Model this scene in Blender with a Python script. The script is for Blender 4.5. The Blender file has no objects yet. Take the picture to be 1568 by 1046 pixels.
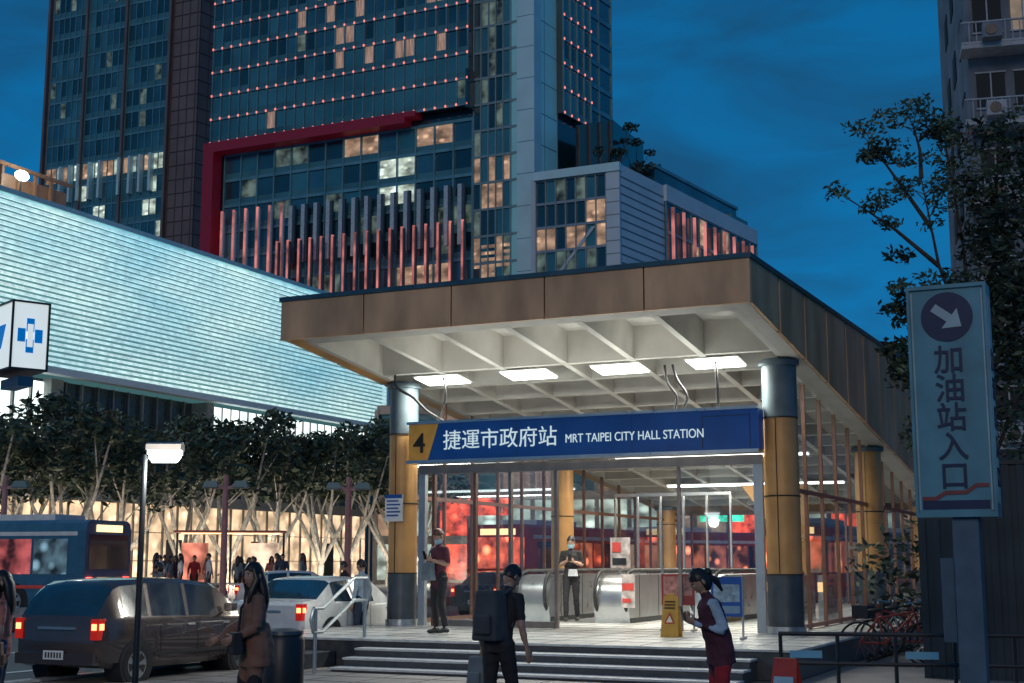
import bpy, math, random, bmesh
import numpy as np
from mathutils import Vector, Matrix, noise
random.seed(7)
R=math.radians
scene=bpy.context.scene
scene.view_settings.view_transform='Standard'
scene.view_settings.look='None'
scene.view_settings.exposure=0
COL=scene.collection

# ---------------------------------------------------------------- materials
def newmat(name,sample=False):
    m=bpy.data.materials.new(name); m.use_nodes=True
    nt=m.node_tree; nt.nodes.clear()
    if not sample:
        try: m.cycles.emission_sampling='NONE'
        except Exception: pass
    out=nt.nodes.new('ShaderNodeOutputMaterial')
    return m,nt,out
def M(name,col,rough=.6,metal=0.,var=.18,scale=4.,bump=0.,em=None,es=0.,spec=.5,coat=0.,streak=0.):
    m,nt,out=newmat(name); N=nt.nodes; Lk=nt.links
    p=N.new('ShaderNodeBsdfPrincipled'); Lk.new(p.outputs[0],out.inputs[0])
    tc=N.new('ShaderNodeTexCoord'); nz=N.new('ShaderNodeTexNoise')
    nz.inputs['Scale'].default_value=scale; nz.inputs['Detail'].default_value=4
    if streak:
        mp=N.new('ShaderNodeMapping'); mp.inputs['Scale'].default_value=(1,1,streak); Lk.new(tc.outputs['Object'],mp.inputs[0]); Lk.new(mp.outputs[0],nz.inputs['Vector'])
    else: Lk.new(tc.outputs['Object'],nz.inputs['Vector'])
    cr=N.new('ShaderNodeValToRGB'); Lk.new(nz.outputs[0],cr.inputs[0])
    cr.color_ramp.elements[0].position=.3; cr.color_ramp.elements[1].position=.7
    cr.color_ramp.elements[0].color=tuple(c*(1-var) for c in col)+(1,)
    cr.color_ramp.elements[1].color=tuple(min(1,c*(1+var)) for c in col)+(1,)
    Lk.new(cr.outputs[0],p.inputs['Base Color'])
    mr=N.new('ShaderNodeMapRange'); Lk.new(nz.outputs[0],mr.inputs[0])
    mr.inputs[3].default_value=max(0.02,rough-.1*min(1,rough*2)); mr.inputs[4].default_value=min(1,rough+.1)
    Lk.new(mr.outputs[0],p.inputs['Roughness'])
    p.inputs['Metallic'].default_value=metal
    p.inputs['Specular IOR Level'].default_value=spec
    p.inputs['Coat Weight'].default_value=coat
    if bump:
        b=N.new('ShaderNodeBump'); b.inputs['Strength'].default_value=bump; b.inputs['Distance'].default_value=.02
        n2=N.new('ShaderNodeTexNoise'); n2.inputs['Scale'].default_value=scale*12; Lk.new(tc.outputs['Object'],n2.inputs['Vector'])
        Lk.new(n2.outputs[0],b.inputs['Height']); Lk.new(b.outputs[0],p.inputs['Normal'])
    if em:
        p.inputs['Emission Color'].default_value=em+(1,); p.inputs['Emission Strength'].default_value=es
    return m
def EM(name,col,strength,var=0.,scale=1.,sc3=(1,1,1),base=(.02,.02,.02),sample=False,spots=0.,spsc=1.5):
    m,nt,out=newmat(name,sample); N=nt.nodes; Lk=nt.links
    p=N.new('ShaderNodeBsdfPrincipled'); Lk.new(p.outputs[0],out.inputs[0])
    p.inputs['Base Color'].default_value=base+(1,); p.inputs['Roughness'].default_value=.25
    p.inputs['Emission Color'].default_value=col+(1,)
    if var:
        tc=N.new('ShaderNodeTexCoord'); mp=N.new('ShaderNodeMapping'); mp.inputs['Scale'].default_value=sc3
        nz=N.new('ShaderNodeTexNoise'); nz.inputs['Scale'].default_value=scale; nz.inputs['Detail'].default_value=2
        mr=N.new('ShaderNodeMapRange'); mr.inputs[1].default_value=.35; mr.inputs[2].default_value=.68
        mr.inputs[3].default_value=strength*(1-var); mr.inputs[4].default_value=strength*(1+var)
        Lk.new(tc.outputs['Object'],mp.inputs[0]); Lk.new(mp.outputs[0],nz.inputs['Vector']); Lk.new(nz.outputs[0],mr.inputs[0])
        o=mr.outputs[0]
        if spots:
            vo=N.new('ShaderNodeTexVoronoi'); vo.inputs['Scale'].default_value=spsc; Lk.new(mp.outputs[0],vo.inputs['Vector'])
            m2=N.new('ShaderNodeMapRange'); m2.inputs[1].default_value=.12; m2.inputs[2].default_value=.32; m2.inputs[3].default_value=spots; m2.inputs[4].default_value=0
            Lk.new(vo.outputs['Distance'],m2.inputs[0]); ad=N.new('ShaderNodeMath'); ad.operation='ADD'; Lk.new(o,ad.inputs[0]); Lk.new(m2.outputs[0],ad.inputs[1]); o=ad.outputs[0]
        Lk.new(o,p.inputs['Emission Strength'])
    else: p.inputs['Emission Strength'].default_value=strength
    return m
def GLASS(name,tint,refl=.05,gain=.5):
    m,nt,out=newmat(name); N=nt.nodes; Lk=nt.links
    t=N.new('ShaderNodeBsdfTransparent'); t.inputs[0].default_value=tint+(1,)
    g=N.new('ShaderNodeBsdfGlossy'); g.inputs['Roughness'].default_value=.02; g.inputs[0].default_value=(.9,.97,1,1)
    lw=N.new('ShaderNodeLayerWeight'); lw.inputs[0].default_value=.5
    pw=N.new('ShaderNodeMath'); pw.operation='POWER'; pw.inputs[1].default_value=3.; Lk.new(lw.outputs['Facing'],pw.inputs[0])
    ad=N.new('ShaderNodeMath'); ad.operation='MULTIPLY_ADD'; ad.inputs[1].default_value=gain; ad.inputs[2].default_value=refl; Lk.new(pw.outputs[0],ad.inputs[0])
    mx=N.new('ShaderNodeMixShader'); Lk.new(ad.outputs[0],mx.inputs[0]); Lk.new(t.outputs[0],mx.inputs[1]); Lk.new(g.outputs[0],mx.inputs[2])
    Lk.new(mx.outputs[0],out.inputs[0]); return m

ASPH=M('asphalt',(.07,.07,.07),.55,var=.35,scale=.8,bump=.5)
PAVE=M('paving',(.27,.25,.235),.5,var=.25,scale=1.5,bump=.2)
GRAN=M('granite_light',(.55,.56,.54),.3,var=.2,scale=7,bump=.05)
GRAND=M('granite_dark',(.06,.065,.07),.4,var=.25,scale=9)
OCHRE=M('ochre_metal_panel',(.52,.28,.10),.42,.1,var=.2,scale=1.6)
TAN=M('tan_fascia_panel',(.58,.35,.19),.38,.15,var=.32,scale=1.6,streak=.35,bump=.05)
TAND=M('panel_joint',(.03,.025,.02),.8)
COPE=M('teal_coping',(.04,.10,.13),.4,.4)
SOFF=M('soffit_white',(.47,.455,.42),.55,var=.15,scale=1.5)
GREYC=M('column_grey_blue',(.11,.15,.17),.5,.1,var=.25,scale=3)
DARKC=M('column_dark_base',(.07,.085,.1),.35,.3,var=.2)
STEEL=M('stainless',(.5,.52,.53),.28,.85,var=.1)
RAILM=M('handrail_steel',(.35,.4,.43),.35,.7,var=.1)
FRAME=M('window_frame',(.25,.22,.2),.35,.7,var=.15)
FRAMER=M('window_frame_bronze',(.2,.1,.07),.35,.5,var=.15)
GL=GLASS('station_glass',(.88,.93,.95),.07,.6)
GLS=GLASS('side_glass_tinted',(.66,.72,.75),.08,.7)
BLUE=M('sign_blue',(.006,.05,.20),.3,var=.25,scale=1.2,em=(.01,.07,.35),es=.12)
YEL=M('sign_yellow',(.55,.30,.06),.4,em=(.8,.4,.05),es=.05)
WHTP=M('white_paint',(.72,.75,.75),.5,var=.12)
BLK=M('black_rubber',(.015,.015,.017),.6)
DMET=M('dark_painted_metal',(.03,.035,.04),.4,.4)
LAMP=EM('lamp_panel',(.97,1,.93),6.)
REDE=EM('red_lamp',(1,.05,.03),14.)
REDS=EM('red_soft',(1,.10,.05),1.3,.8,1.2,spots=2.5,spsc=1.2)
REDG=EM('red_glow_panel',(1,.14,.06),1.0,.9,1.8,spots=8.,spsc=1.4)
GRNE=EM('green_sign',(.1,1,.6),1.2,.5,2.)
WARM=EM('warm_light',(1,.62,.28),2.5)
WHE=EM('white_light',(.9,1,1),9.)
HEADL=EM('headlamp',(1,.95,.8),14.)
SKIN=M('skin',(.45,.27,.19),.5,var=.06)
HAIR=M('hair_black',(.018,.014,.013),.4,var=.3,scale=30)
HAIRB=M('hair_brown',(.10,.035,.02),.45,var=.3,scale=30)
MASKM=M('face_mask_blue',(.35,.6,.68),.7)
EYEW=M('eye_white',(.7,.7,.68),.3); EYED=M('eye_dark',(.01,.008,.006),.2)
LIP=M('lips',(.4,.12,.1),.5)
LEAF=M('foliage',(.045,.07,.04),.55,var=.6,scale=1.2)
LEAFD=M('foliage_dark',(.026,.045,.028),.55,var=.6,scale=1.5)
BARK=M('bark_pale',(.55,.5,.43),.8,var=.4,scale=5,bump=.6)
BARKD=M('bark_dark',(.07,.055,.045),.8,var=.4,scale=5,bump=.6)
LEAFR=M('foliage_grey_green',(.08,.13,.07),.5,var=.5,scale=1.5)

# ---------------------------------------------------------------- mesh builder
class MB:
    def __init__(s): s.v=[];s.f=[];s.m=[];s.sm=[];s.mats=[];s.T=Matrix.Identity(4)
    def mi(s,mat):
        if mat not in s.mats: s.mats.append(mat)
        return s.mats.index(mat)
    def add(s,vs,fs,mat,smooth=False):
        o=len(s.v); T=s.T
        s.v.extend([tuple(T@Vector(v)) for v in vs]); k=s.mi(mat)
        for f in fs: s.f.append([i+o for i in f]); s.m.append(k); s.sm.append(smooth)
    def hexa(s,vs,mat): s.add(vs,[(0,3,2,1),(4,5,6,7),(0,1,5,4),(1,2,6,5),(2,3,7,6),(3,0,4,7)],mat)
    def box(s,x0,x1,y0,y1,z0,z1,mat):
        s.hexa([(x0,y0,z0),(x1,y0,z0),(x1,y1,z0),(x0,y1,z0),(x0,y0,z1),(x1,y0,z1),(x1,y1,z1),(x0,y1,z1)],mat)
    def sbox(s,x0,x1,y0,y1,zb,zt,mat):
        a,b,c,d=zb(y0),zb(y1),zt(y0),zt(y1)
        s.hexa([(x0,y0,a),(x1,y0,a),(x1,y1,b),(x0,y1,b),(x0,y0,c),(x1,y0,c),(x1,y1,d),(x0,y1,d)],mat)
    def quad(s,a,b,c,d,mat): s.add([a,b,c,d],[(0,1,2,3)],mat)
    def tube(s,pts,rad,n,mat,ref=None,caps=True,smooth=True):
        pts=[Vector(p) for p in pts]; vs=[];fs=[]
        if not isinstance(rad,(list,tuple)): rad=[rad]*len(pts)
        px=None
        for i,p in enumerate(pts):
            d=(pts[min(i+1,len(pts)-1)]-pts[max(i-1,0)])
            if d.length<1e-9: d=Vector((0,0,1))
            d.normalize()
            r0=Vector(ref) if ref is not None else (px if px is not None else (Vector((1,0,0)) if abs(d.x)<.9 else Vector((0,1,0))))
            x=(r0-d*r0.dot(d)); x.normalize(); y=d.cross(x); px=x
            r=rad[i]; rx,ry=(r,r) if not isinstance(r,(list,tuple)) else r
            for k in range(n):
                a=2*math.pi*k/n; vs.append(p+x*math.cos(a)*rx+y*math.sin(a)*ry)
        for i in range(len(pts)-1):
            for k in range(n):
                a=i*n+k;b=i*n+(k+1)%n; fs.append((a,b,b+n,a+n))
        if caps: fs.append(tuple(range(n))[::-1]); fs.append(tuple(range((len(pts)-1)*n,len(pts)*n)))
        s.add(vs,fs,mat,smooth)
    def cyl(s,p0,p1,r0,mat,r1=None,n=16,smooth=True): s.tube([p0,p1],[r0,r1 if r1 is not None else r0],n,mat,smooth=smooth)
    def sph(s,c,r,mat,n=12,mtx=None,fn=None):
        vs=[];fs=[]; h=n//2+1
        if not isinstance(r,(list,tuple)): r=(r,r,r)
        for i in range(h+1):
            t=math.pi*i/h
            for k in range(n):
                a=2*math.pi*k/n
                d=Vector((math.sin(t)*math.cos(a),math.sin(t)*math.sin(a),math.cos(t)))
                v=Vector((d.x*r[0],d.y*r[1],d.z*r[2]))
                if fn: v=fn(d,v)
                if mtx: v=mtx@v
                vs.append(v+Vector(c))
        for i in range(h):
            for k in range(n):
                a=i*n+k;b=i*n+(k+1)%n; fs.append((a,a+n,b+n,b))
        s.add(vs,fs,mat,True)
    def prism(s,poly,x0,x1,mat,smooth=False):
        n=len(poly); vs=[(x0,p[0],p[1]) for p in poly]+[(x1,p[0],p[1]) for p in poly]
        s.add(vs,[tuple(range(n)),tuple(range(n,2*n))[::-1]]+[(i,i+n,(i+1)%n+n,(i+1)%n) for i in range(n)],mat,smooth)
    def build(s,name,parent=None,loc=(0,0,0),rot=(0,0,0),bevel=0,fix=False):
        me=bpy.data.meshes.new(name); me.from_pydata(s.v,[],s.f)
        for m in s.mats: me.materials.append(m)
        me.polygons.foreach_set('material_index',s.m); me.polygons.foreach_set('use_smooth',s.sm); me.update()
        if fix:
            bm=bmesh.new(); bm.from_mesh(me); bmesh.ops.recalc_face_normals(bm,faces=bm.faces); bm.to_mesh(me); bm.free()
        o=bpy.data.objects.new(name,me); COL.objects.link(o); o.location=loc; o.rotation_euler=rot
        if parent: o.parent=parent
        if any(s.sm):
            try: me.set_sharp_from_angle(angle=R(40))
            except Exception: pass
        if bevel:
            b=o.modifiers.new('bevel','BEVEL'); b.width=bevel; b.segments=2; b.limit_method='ANGLE'
        return o
def empty(name,loc=(0,0,0),rz=0,scale=1,parent=None):
    e=bpy.data.objects.new(name,None); COL.objects.link(e); e.location=loc; e.rotation_euler=(0,0,rz); e.scale=(scale,)*3
    if parent: e.parent=parent
    return e
def text(name,body,size,parent,loc,mat,rot=(math.pi/2,0,0),align='LEFT',ext=.004,offset=0,sx=1):
    c=bpy.data.curves.new(name,'FONT'); c.body=body; c.size=size; c.extrude=ext; c.align_x=align; c.offset=offset
    o=bpy.data.objects.new(name,c); COL.objects.link(o); o.parent=parent; o.location=loc; o.rotation_euler=rot; o.scale=(sx,1,1)
    c.materials.append(mat); return o
def lamp(name,kind,loc,power,color=(1,1,1),size=.3,parent=None,rot=(0,0,0),size_y=None,spot=None):
    l=bpy.data.lights.new(name,kind); l.energy=power; l.color=color
    if kind=='AREA':
        l.size=size
        if size_y: l.shape='RECTANGLE'; l.size_y=size_y
    else: l.shadow_soft_size=size
    if spot: l.spot_size=spot; l.spot_blend=.6
    o=bpy.data.objects.new(name,l); COL.objects.link(o); o.location=loc; o.rotation_euler=rot
    if parent: o.parent=parent
    return o
GR=R(-25)

# ---------------------------------------------------------------- ground
g=MB(); g.quad((-900,-300,0),(900,-300,0),(900,1500,0),(-900,1500,0),ASPH); g.build('ground')
pv=empty('pavement',(4.73,24,0),GR)
b=MB(); b.box(-8.4,14,-9.5,34,0.004,.06,PAVE); b.build('slab',pv)
b=MB(); b.box(-8.6,-8.402,-9.5,34,.004,.1,GRAN); b.build('kerb',pv)
b=MB()
for i in range(29): b.box(-8.4+i*.8,-8.388+i*.8,-9.5,-4.6,.0605,.063,TAND)
for j in range(7): b.box(-8.4,14,-9.4+j*.8,-9.388+j*.8,.0608,.0636,TAND)
b.build('paving_joints',pv)
md=empty('median_planter',(-11,40,0),R(65))
b=MB(); b.box(-14,26,-.8,.8,.004,.35,GRAND); b.build('planter_wall',md,bevel=.03)
b=MB()
for k in range(9): b.box(-30+k*6,-27+k*6,-7.08,-6.92,.008,.012,WHTP)
b.box(-30,40,-10.6,-10.45,.008,.012,WHTP)
mk=b.build('road_markings',None,(-11,40,0),(0,0,R(65)))
fw=empty('far_footway',(-12,62,0),R(65)); b=MB(); b.box(-22,40,-5,9.8,.004,.3,PAVE); b.box(-22,40,-5.2,-5.002,.004,.33,GRAN); b.build('slab',fw)

# ---------------------------------------------------------------- station entrance
st=empty('mrt_station_entrance',(4.73,24.0,0),GR)
PZ=.5
zc=lambda y: 5.66-.115*(y+3.65)
zt=lambda y: 6.36+.02*(y+3.65)
XL,XR,YF,YB=-8.09,.5,-3.65,18.
NOSE=M('step_nosing',(.55,.57,.57),.4,var=.15,scale=8)
b=MB(); b.box(-8.3,1.2,-4.4,18.5,.065,PZ-.04,GRAND)
b.box(-8.34,1.24,-4.44,18.5,PZ-.04,PZ,GRAN)
for i in range(3):
    z=PZ-.125*(i+1); y=-4.44-.36*(i+1)
    b.box(-5.7,.65,y,y+.36-.002,.066,z-.035,GRAND)
    b.box(-5.72,.67,y-.02,y+.36-.004,z-.035,z,NOSE)
b.box(-8.34,-6.3,-5.3,-4.45,.066,.3,GRAND)
b.build('platform_and_steps',st,bevel=.008)
JN=M('tile_joint',(.12,.12,.12),.8)
b=MB()
for i in range(1,12): b.box(-8.3+i*.8,-8.3+i*.8+.012,-4.4,18,PZ+.0005,PZ+.003,JN)
for j in range(1,28): b.box(-8.3,1.2,-4.4+j*.8,-4.4+j*.8+.012,PZ+.0008,PZ+.0036,JN)
b.build('floor_tile_joints',st)
b=MB(); n=5; pw=(XR-XL)/n
for i in range(n):
    x0=XL+i*pw+(.012 if i else 0); x1=XL+(i+1)*pw-(.012 if i<n-1 else 0)
    b.box(x0,x1,YF,YF+.06,5.66,6.33,TAN)
    b.box(x0,x1,YF-.014,YF+.06,5.63,5.66,TAN)
ns=12; pl=(YB-YF)/ns
for i in range(ns):
    y0=YF+.062+i*pl+.012; y1=YF+(i+1)*pl-.012
    for xa,xb in((XL,XL+.06),(XR-.06,XR)):
        b.sbox(xa,xb,y0,y1,zc,lambda y: zt(y)-.03,TAN)
b.box(XL,XR,YB,YB+.06,zc(YB),zt(YB)-.03,TAN)
b.build('fascia',st,bevel=.006)
b=MB(); b.box(XL+.04,XR-.04,YF+.065,YF+.1,5.68,6.3,TAND)
for i in range(1,ns): b.sbox(XR-.05,XR-.04,YF+i*pl-.03,YF+i*pl+.03,lambda y:zc(y)+.01,lambda y:zt(y)-.05,TAND)
b.sbox(XL-.03,XR+.03,YF-.03,YB+.08,lambda y: zt(y)-.03,lambda y: zt(y)+.05,COPE)
b.build('roof_coping',st)
b=MB()
ix0,ix1=-7.72,.12; iy0=-3.28
b.sbox(XL+.065,ix0,YF+.1,YB,zc,lambda y:zc(y)+.04,OCHRE)
b.sbox(ix1,XR-.065,YF+.1,YB,zc,lambda y:zc(y)+.04,SOFF)
b.sbox(ix0,ix1,YF+.1,iy0,zc,lambda y:zc(y)+.04,SOFF)
b.sbox(ix0,ix1,iy0,YB,lambda y:zc(y)+.6,lambda y:zc(y)+.65,SOFF)
nc=6; cw=(ix1-ix0)/nc
for i in range(nc+1):
    x=ix0+i*cw; t=.06
    b.sbox(x-t,x+t,iy0+.002,YB,lambda y:zc(y)-.002,lambda y:zc(y)+.599,SOFF)
ys=[iy0,-.75]+[-.75+1.2*k for k in range(1,15)]
for y in ys:
    for i in range(nc):
        b.sbox(ix0+i*cw+.061,ix0+(i+1)*cw-.061,y,y+.1,lambda q:zc(q)+.006,lambda q:zc(q)+.598,SOFF)
b.build('coffered_ceiling',st)
b=MB()
for k,x in enumerate((-1.07,-2.9,-4.75,-6.6)):
    b.sbox(x-.46,x+.46,-.55,.05,lambda y:zc(y)-.05,lambda y:zc(y)-.02,LAMP)
    b.sbox(x-.5,x+.5,-.59,.09,lambda y:zc(y)-.02,lambda y:zc(y)-.004,SOFF)
for k in range(3):
    y=4.2+k*4.; b.sbox(-6.2,-1.4,y,y+.16,lambda q:zc(q)-.07,lambda q:zc(q)-.03,LAMP); b.sbox(-6.25,-1.35,y-.03,y+.19,lambda q:zc(q)-.03,lambda q:zc(q)-.004,SOFF)
b.build('ceiling_lamps',st)
for k,x in enumerate((-1.07,-2.9,-4.75,-6.6)):
    lamp('ceiling_light_%d'%k,'AREA',(x,-.3,zc(-.3)-.09),115,(1,1,.9),.9,st,size_y=.5)
for k,(x,y) in enumerate(((-3.8,3.5),(-3.8,8),(-3.8,13))):
    lamp('hall_light_%d'%k,'AREA',(x,y,zc(y)-.1),270,(1,.90,.75),3.,st,size_y=1.)
lamp('coffer_bounce_fill','AREA',(-3.8,-1.6,4.6),52,(1,1,.9),6.,st,rot=(math.pi,0,0),size_y=.6)  # added fill without a fixture, stands in for light bounced off the floor
b=MB()
for x in(0,-7.6):
    for y in(0,8.1,16.2):
        top=zc(y)+.02; r=.31 if x==0 else .29
        b.cyl((x,y,PZ),(x,y,PZ+.12),r+.03,STEEL,n=28)
        b.cyl((x,y,PZ+.12),(x,y,1.5),r,DARKC,n=28)
        b.cyl((x,y,1.5),(x,y,min(4.22,top-.02)),r-.008,OCHRE,n=28)
        if top>4.3: b.cyl((x,y,4.22),(x,y,top),r-.003,GREYC,n=28)
        for z in(1.5,2.85,4.22):
            if z<top: b.cyl((x,y,z-.012),(x,y,z+.012),r+.006,TAND,n=28)
        b.box(x-.02,x-.006,y-r-.004,y-r+.05,1.52,4.2 if top>4.2 else top,TAND)
        b.cyl((x,y,top-.12),(x,y,top-.03),r+.05,GREYC,n=28)
b.build('columns',st)
b=MB()
b.box(-7.2,-.3,-.5,-.2,3.66,4.36,BLUE)
b.box(-7.24,-.26,-.54,-.18,4.361,4.41,STEEL); b.box(-7.24,-.26,-.54,-.18,3.6,3.658,STEEL)
b.box(-.3,-.25,-.53,-.19,3.66,4.36,BLUE)
b.box(-1.28,-1.265,-.505,-.5,3.7,4.32,DMET); b.box(-.42,-.405,-.505,-.5,3.7,4.32,DMET);b.box(-1.26,-.43,-.504,-.5,4.25,4.262,DMET)
for x in(-4.9,-2.6): b.box(x,x+.008,-.502,-.5,3.67,4.35,DMET)
b.add([(-7.201,-.506,3.66),(-6.78,-.506,3.66),(-6.55,-.506,4.36),(-7.201,-.506,4.36)],[(0,1,2,3)],YEL)
b.build('sign_board',st)
SIGW=EM('sign_lettering',(.75,.95,1),.7)
text('digit_4','4',.54,st,(-7.1,-.515,3.81),BLK,ext=.006,offset=.005)
text('chinese_lettering','捷運市政府站',.40,st,(-6.45,-.515,3.88),SIGW)
text('english_lettering','MRT TAIPEI CITY HALL STATION',.228,st,(-3.9,-.515,3.89),SIGW,sx=.8)
b=MB(); gl=MB()
def mull(x0,x1,y0,y1,z0,z1,m=FRAME): b.box(x0,x1,y0,y1,z0,z1,m)
mull(-7.22,-.34,-.06,.08,3.42,3.597)
mull(-7.22,-7.08,-.05,.07,PZ,3.42,RAILM); mull(-.5,-.34,-.05,.07,PZ,3.42,RAILM)
for x in(-6.9,-6.0,-5.25,-4.3): mull(x-.03,x+.03,-.04,.06,PZ,3.42,FRAMER if x<-5.9 else FRAME)
mull(-6.87,-4.34,-.04,.06,PZ,PZ+.12); 
gl.quad((-6.87,0,PZ+.12),(-4.34,0,PZ+.12),(-4.34,0,3.42),(-6.87,0,3.42),GL)
gl.quad((-1.9,0.03,PZ+.1),(-.52,.03,PZ+.1),(-.52,.03,3.42),(-1.9,.03,3.42),GL); mull(-1.93,-1.87,0,.06,PZ,3.42)
for xs in(-7.6,0.0):
    y=.45
    while y<17.6:
        if min(abs(y-8.1),abs(y-16.2))>.45:
            b.sbox(xs-.035,xs+.035,y-.025,y+.025,lambda q:PZ,lambda q:zc(q)-.004,FRAMER)
        y+=1.3 if xs<-1 else 1.35
    for z in(PZ+.06,3.0):
        b.box(xs-.03,xs+.03,.3,17.8,z-.04,z+.04,FRAMER)
    gl.quad((xs,.3,PZ+.1),(xs,17.8,PZ+.1),(xs,17.8,zc(17.8)-.01),(xs,.3,zc(.3)-.01),GL if xs<-1 else GLS)
for i in range(7):
    x=-7.3+i*1.2; b.box(x-.03,x+.03,17.76,17.84,PZ,zc(17.8),FRAMER)
gl.quad((-7.5,17.8,PZ),(-.1,17.8,PZ),(-.1,17.8,3.3),(-7.5,17.8,3.3),GL)
for i in range(6):
    x=-6.9+i*.62; b.box(x-.022,x+.022,9.96,10.04,PZ,3.4,STEEL)
b.box(-6.9,-3.8,9.95,10.05,3.4,3.48,STEEL); gl.quad((-6.9,10,PZ),(-3.8,10,PZ),(-3.8,10,3.4),(-6.9,10,3.4),GL)
b.build('window_frames',st); gl.build('window_glass',st)
b=MB()
def esc(x,w,y0,ln):
    prof=[(y0+.02,PZ+.002),(y0-.04,PZ+.3),(y0-.05,PZ+.5),(y0+.0,PZ+.7),(y0+.12,PZ+.85),(y0+.3,PZ+.93),(y0+.55,PZ+.96),(y0+ln,PZ+.96),(y0+ln,PZ+.002)]
    b.prism(prof,x-w/2,x+w/2,STEEL,True)
    for s in(-1,1):
        xx=x+s*(w/2-.06)
        pts=[(xx,y0+.05,PZ+.2),(xx,y0-.1,PZ+.35),(xx,y0-.14,PZ+.6),(xx,y0-.06,PZ+.85),(xx,y0+.12,PZ+.99),(xx,y0+.4,PZ+1.04),(xx,y0+ln,PZ+1.04)]
        b.tube(pts,.038,8,BLK)
    for k in range(4): b.box(x-w/2-.006,x+w/2+.006,y0+.6+k*1.2,y0+.615+k*1.2,PZ+.08,PZ+.963,DMET)
    b.box(x-w/2-.01,x+w/2+.01,y0+.05,y0+ln,PZ+.003,PZ+.1,DMET)
esc(-5.95,.75,2.6,6); esc(-4.2,.75,2.6,6); esc(-2.5,.6,3.4,6)
b.box(-5.5,-4.6,2.4,8.4,PZ+.004,PZ+.012,STEEL)
for k in range(12): b.box(-5.5,-4.6,2.5+k*.4,2.52+k*.4,PZ+.0125,PZ+.018,DMET)
b.build('escalators',st,fix=True)
b=MB()
for k in range(3):
    x=-1.6+k*.55; b.box(x-.1,x+.1,5.2,6.5,PZ,PZ+.95,STEEL); b.box(x-.1,x+.1,5.18,5.2,PZ+.6,PZ+.8,REDS if k==1 else WARM); b.box(x-.08,x+.08,5.2,5.5,PZ+.95,PZ+1.0,BLK)
b.build('ticket_gates',st,bevel=.02)
b=MB(); PO=M('poster_white',(.42,.37,.35),.5,var=.5,scale=8); POR=M('poster_red',(.5,.05,.04),.5,em=(1,.1,.05),es=.06)
b.box(-3.86,-3.58,2.25,2.28,PZ+.32,PZ+.98,PO); b.box(-3.84,-3.6,2.24,2.249,PZ+.66,PZ+.8,POR); b.box(-3.84,-3.66,2.24,2.249,PZ+.42,PZ+.5,POR)
b.box(-4.45,-4.02,3.2,3.23,PZ+1.1,PZ+1.72,PO); b.box(-4.4,-4.22,3.18,3.199,PZ+1.42,PZ+1.62,POR); b.box(-4.27,-4.23,3.2,3.24,PZ+.9,PZ+1.1,STEEL)
b.box(-4.4,-4.1,3.18,3.199,PZ+1.16,PZ+1.3,DMET)
b.build('posters',st)
b=MB()
b.add([(-1.9,4.2,3.3),(-.5,4.2,3.3),(-.5,4.2,1.3),(-.9,4.2,1.9)],[(0,1,2,3)],OCHRE)
b.build('ochre_gusset_panel',st)
b=MB(); b.box(-7.8,-7.42,-.36,-.31,2.5,3.02,WHTP)
for k in range(5): b.box(-7.76,-7.5+.04*(k%2),-.365,-.361,2.6+k*.07,2.63+k*.07,BLUE)
b.box(-7.8,-7.42,-.366,-.3605,2.95,3.02,BLUE); b.build('notice_plate',st)
b=MB()
def cable(pts,r=.022): 
    P=[Vector(p) for p in pts]; out=[]
    for i in range(len(P)-1):
        a=P[max(i-1,0)];p=P[i];q=P[i+1];c=P[min(i+2,len(P)-1)]
        for t in(0,.25,.5,.75):
            out.append(.5*((2*p)+(q-a)*t+(2*a-5*p+4*q-c)*t*t+(3*p-a-3*q+c)*t**3))
    out.append(P[-1]); b.tube(out,r,6,BLK)
cable([(-7.3,-.9,5.3),(-7.25,-.9,5.05),(-6.95,-.8,4.85),(-6.75,-.6,4.6),(-6.5,-.4,4.42)],.028)
cable([(-6.45,-.5,5.25),(-6.4,-.5,4.9),(-6.5,-.45,4.65),(-6.65,-.4,4.42)],.024)
cable([(-1.95,-.5,5.22),(-1.9,-.5,4.9),(-1.75,-.45,4.65),(-1.8,-.4,4.42)],.024)
cable([(-1.8,-.5,5.22),(-1.72,-.5,4.95),(-1.55,-.45,4.65),(-1.65,-.4,4.42)],.024)
cable([(-1.0,-.5,5.22),(-.98,-.5,4.9),(-1.0,-.4,4.42)],.026)
b.build('cables',st)
hr=empty('stair_handrail',(4.73,24.0,0),GR)
b=MB()
xa,xb=-6.0,-5.72
for dz in(.95,.6):
    b.tube([(xa,-4.0,PZ+dz),(xa,-4.4,PZ+dz),(xb,-5.75,.07+dz),(xb,-6.0,.07+dz)],.028,8,RAILM)
for (x,y,z) in((xa,-4.05,PZ),(xb,-5.95,.06)): b.cyl((x,y,z),(x,y,z+.95),.03,RAILM)
b.tube([(xa,-4.0,PZ+.95),(xa,-3.93,PZ+.78),(xa,-4.0,PZ+.6)],.028,8,RAILM)
b.tube([(xb,-6.0,.07+.95),(xb,-6.07,.07+.78),(xb,-6.0,.07+.6)],.028,8,RAILM)
b.build('rails_and_posts',hr)
tb=empty('trash_bin',(-2.52,15.4,.06))
b=MB(); b.tube([(0,0,0),(0,0,.05),(0,0,.8),(0,0,.86)],[.2,.225,.235,.2],24,DMET); b.tube([(0,0,.86),(0,0,.9),(0,0,.93)],[.22,.215,.1],24,DARKC)
b.build('body',tb)
cs=empty('caution_floor_sign',(2.62,22.9,PZ),R(-20)); YP=M('caution_yellow',(.55,.30,.04),.5)
b=MB()
for s in(-1,1):
    vs=[(-.15,s*.16,.0),(.15,s*.16,.0),(.12,s*.02,.66),(-.12,s*.02,.66)]
    vs2=[(v[0],v[1]-s*.02,v[2]) for v in vs]
    b.hexa(vs+vs2 if s<0 else vs2+vs,YP)
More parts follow.
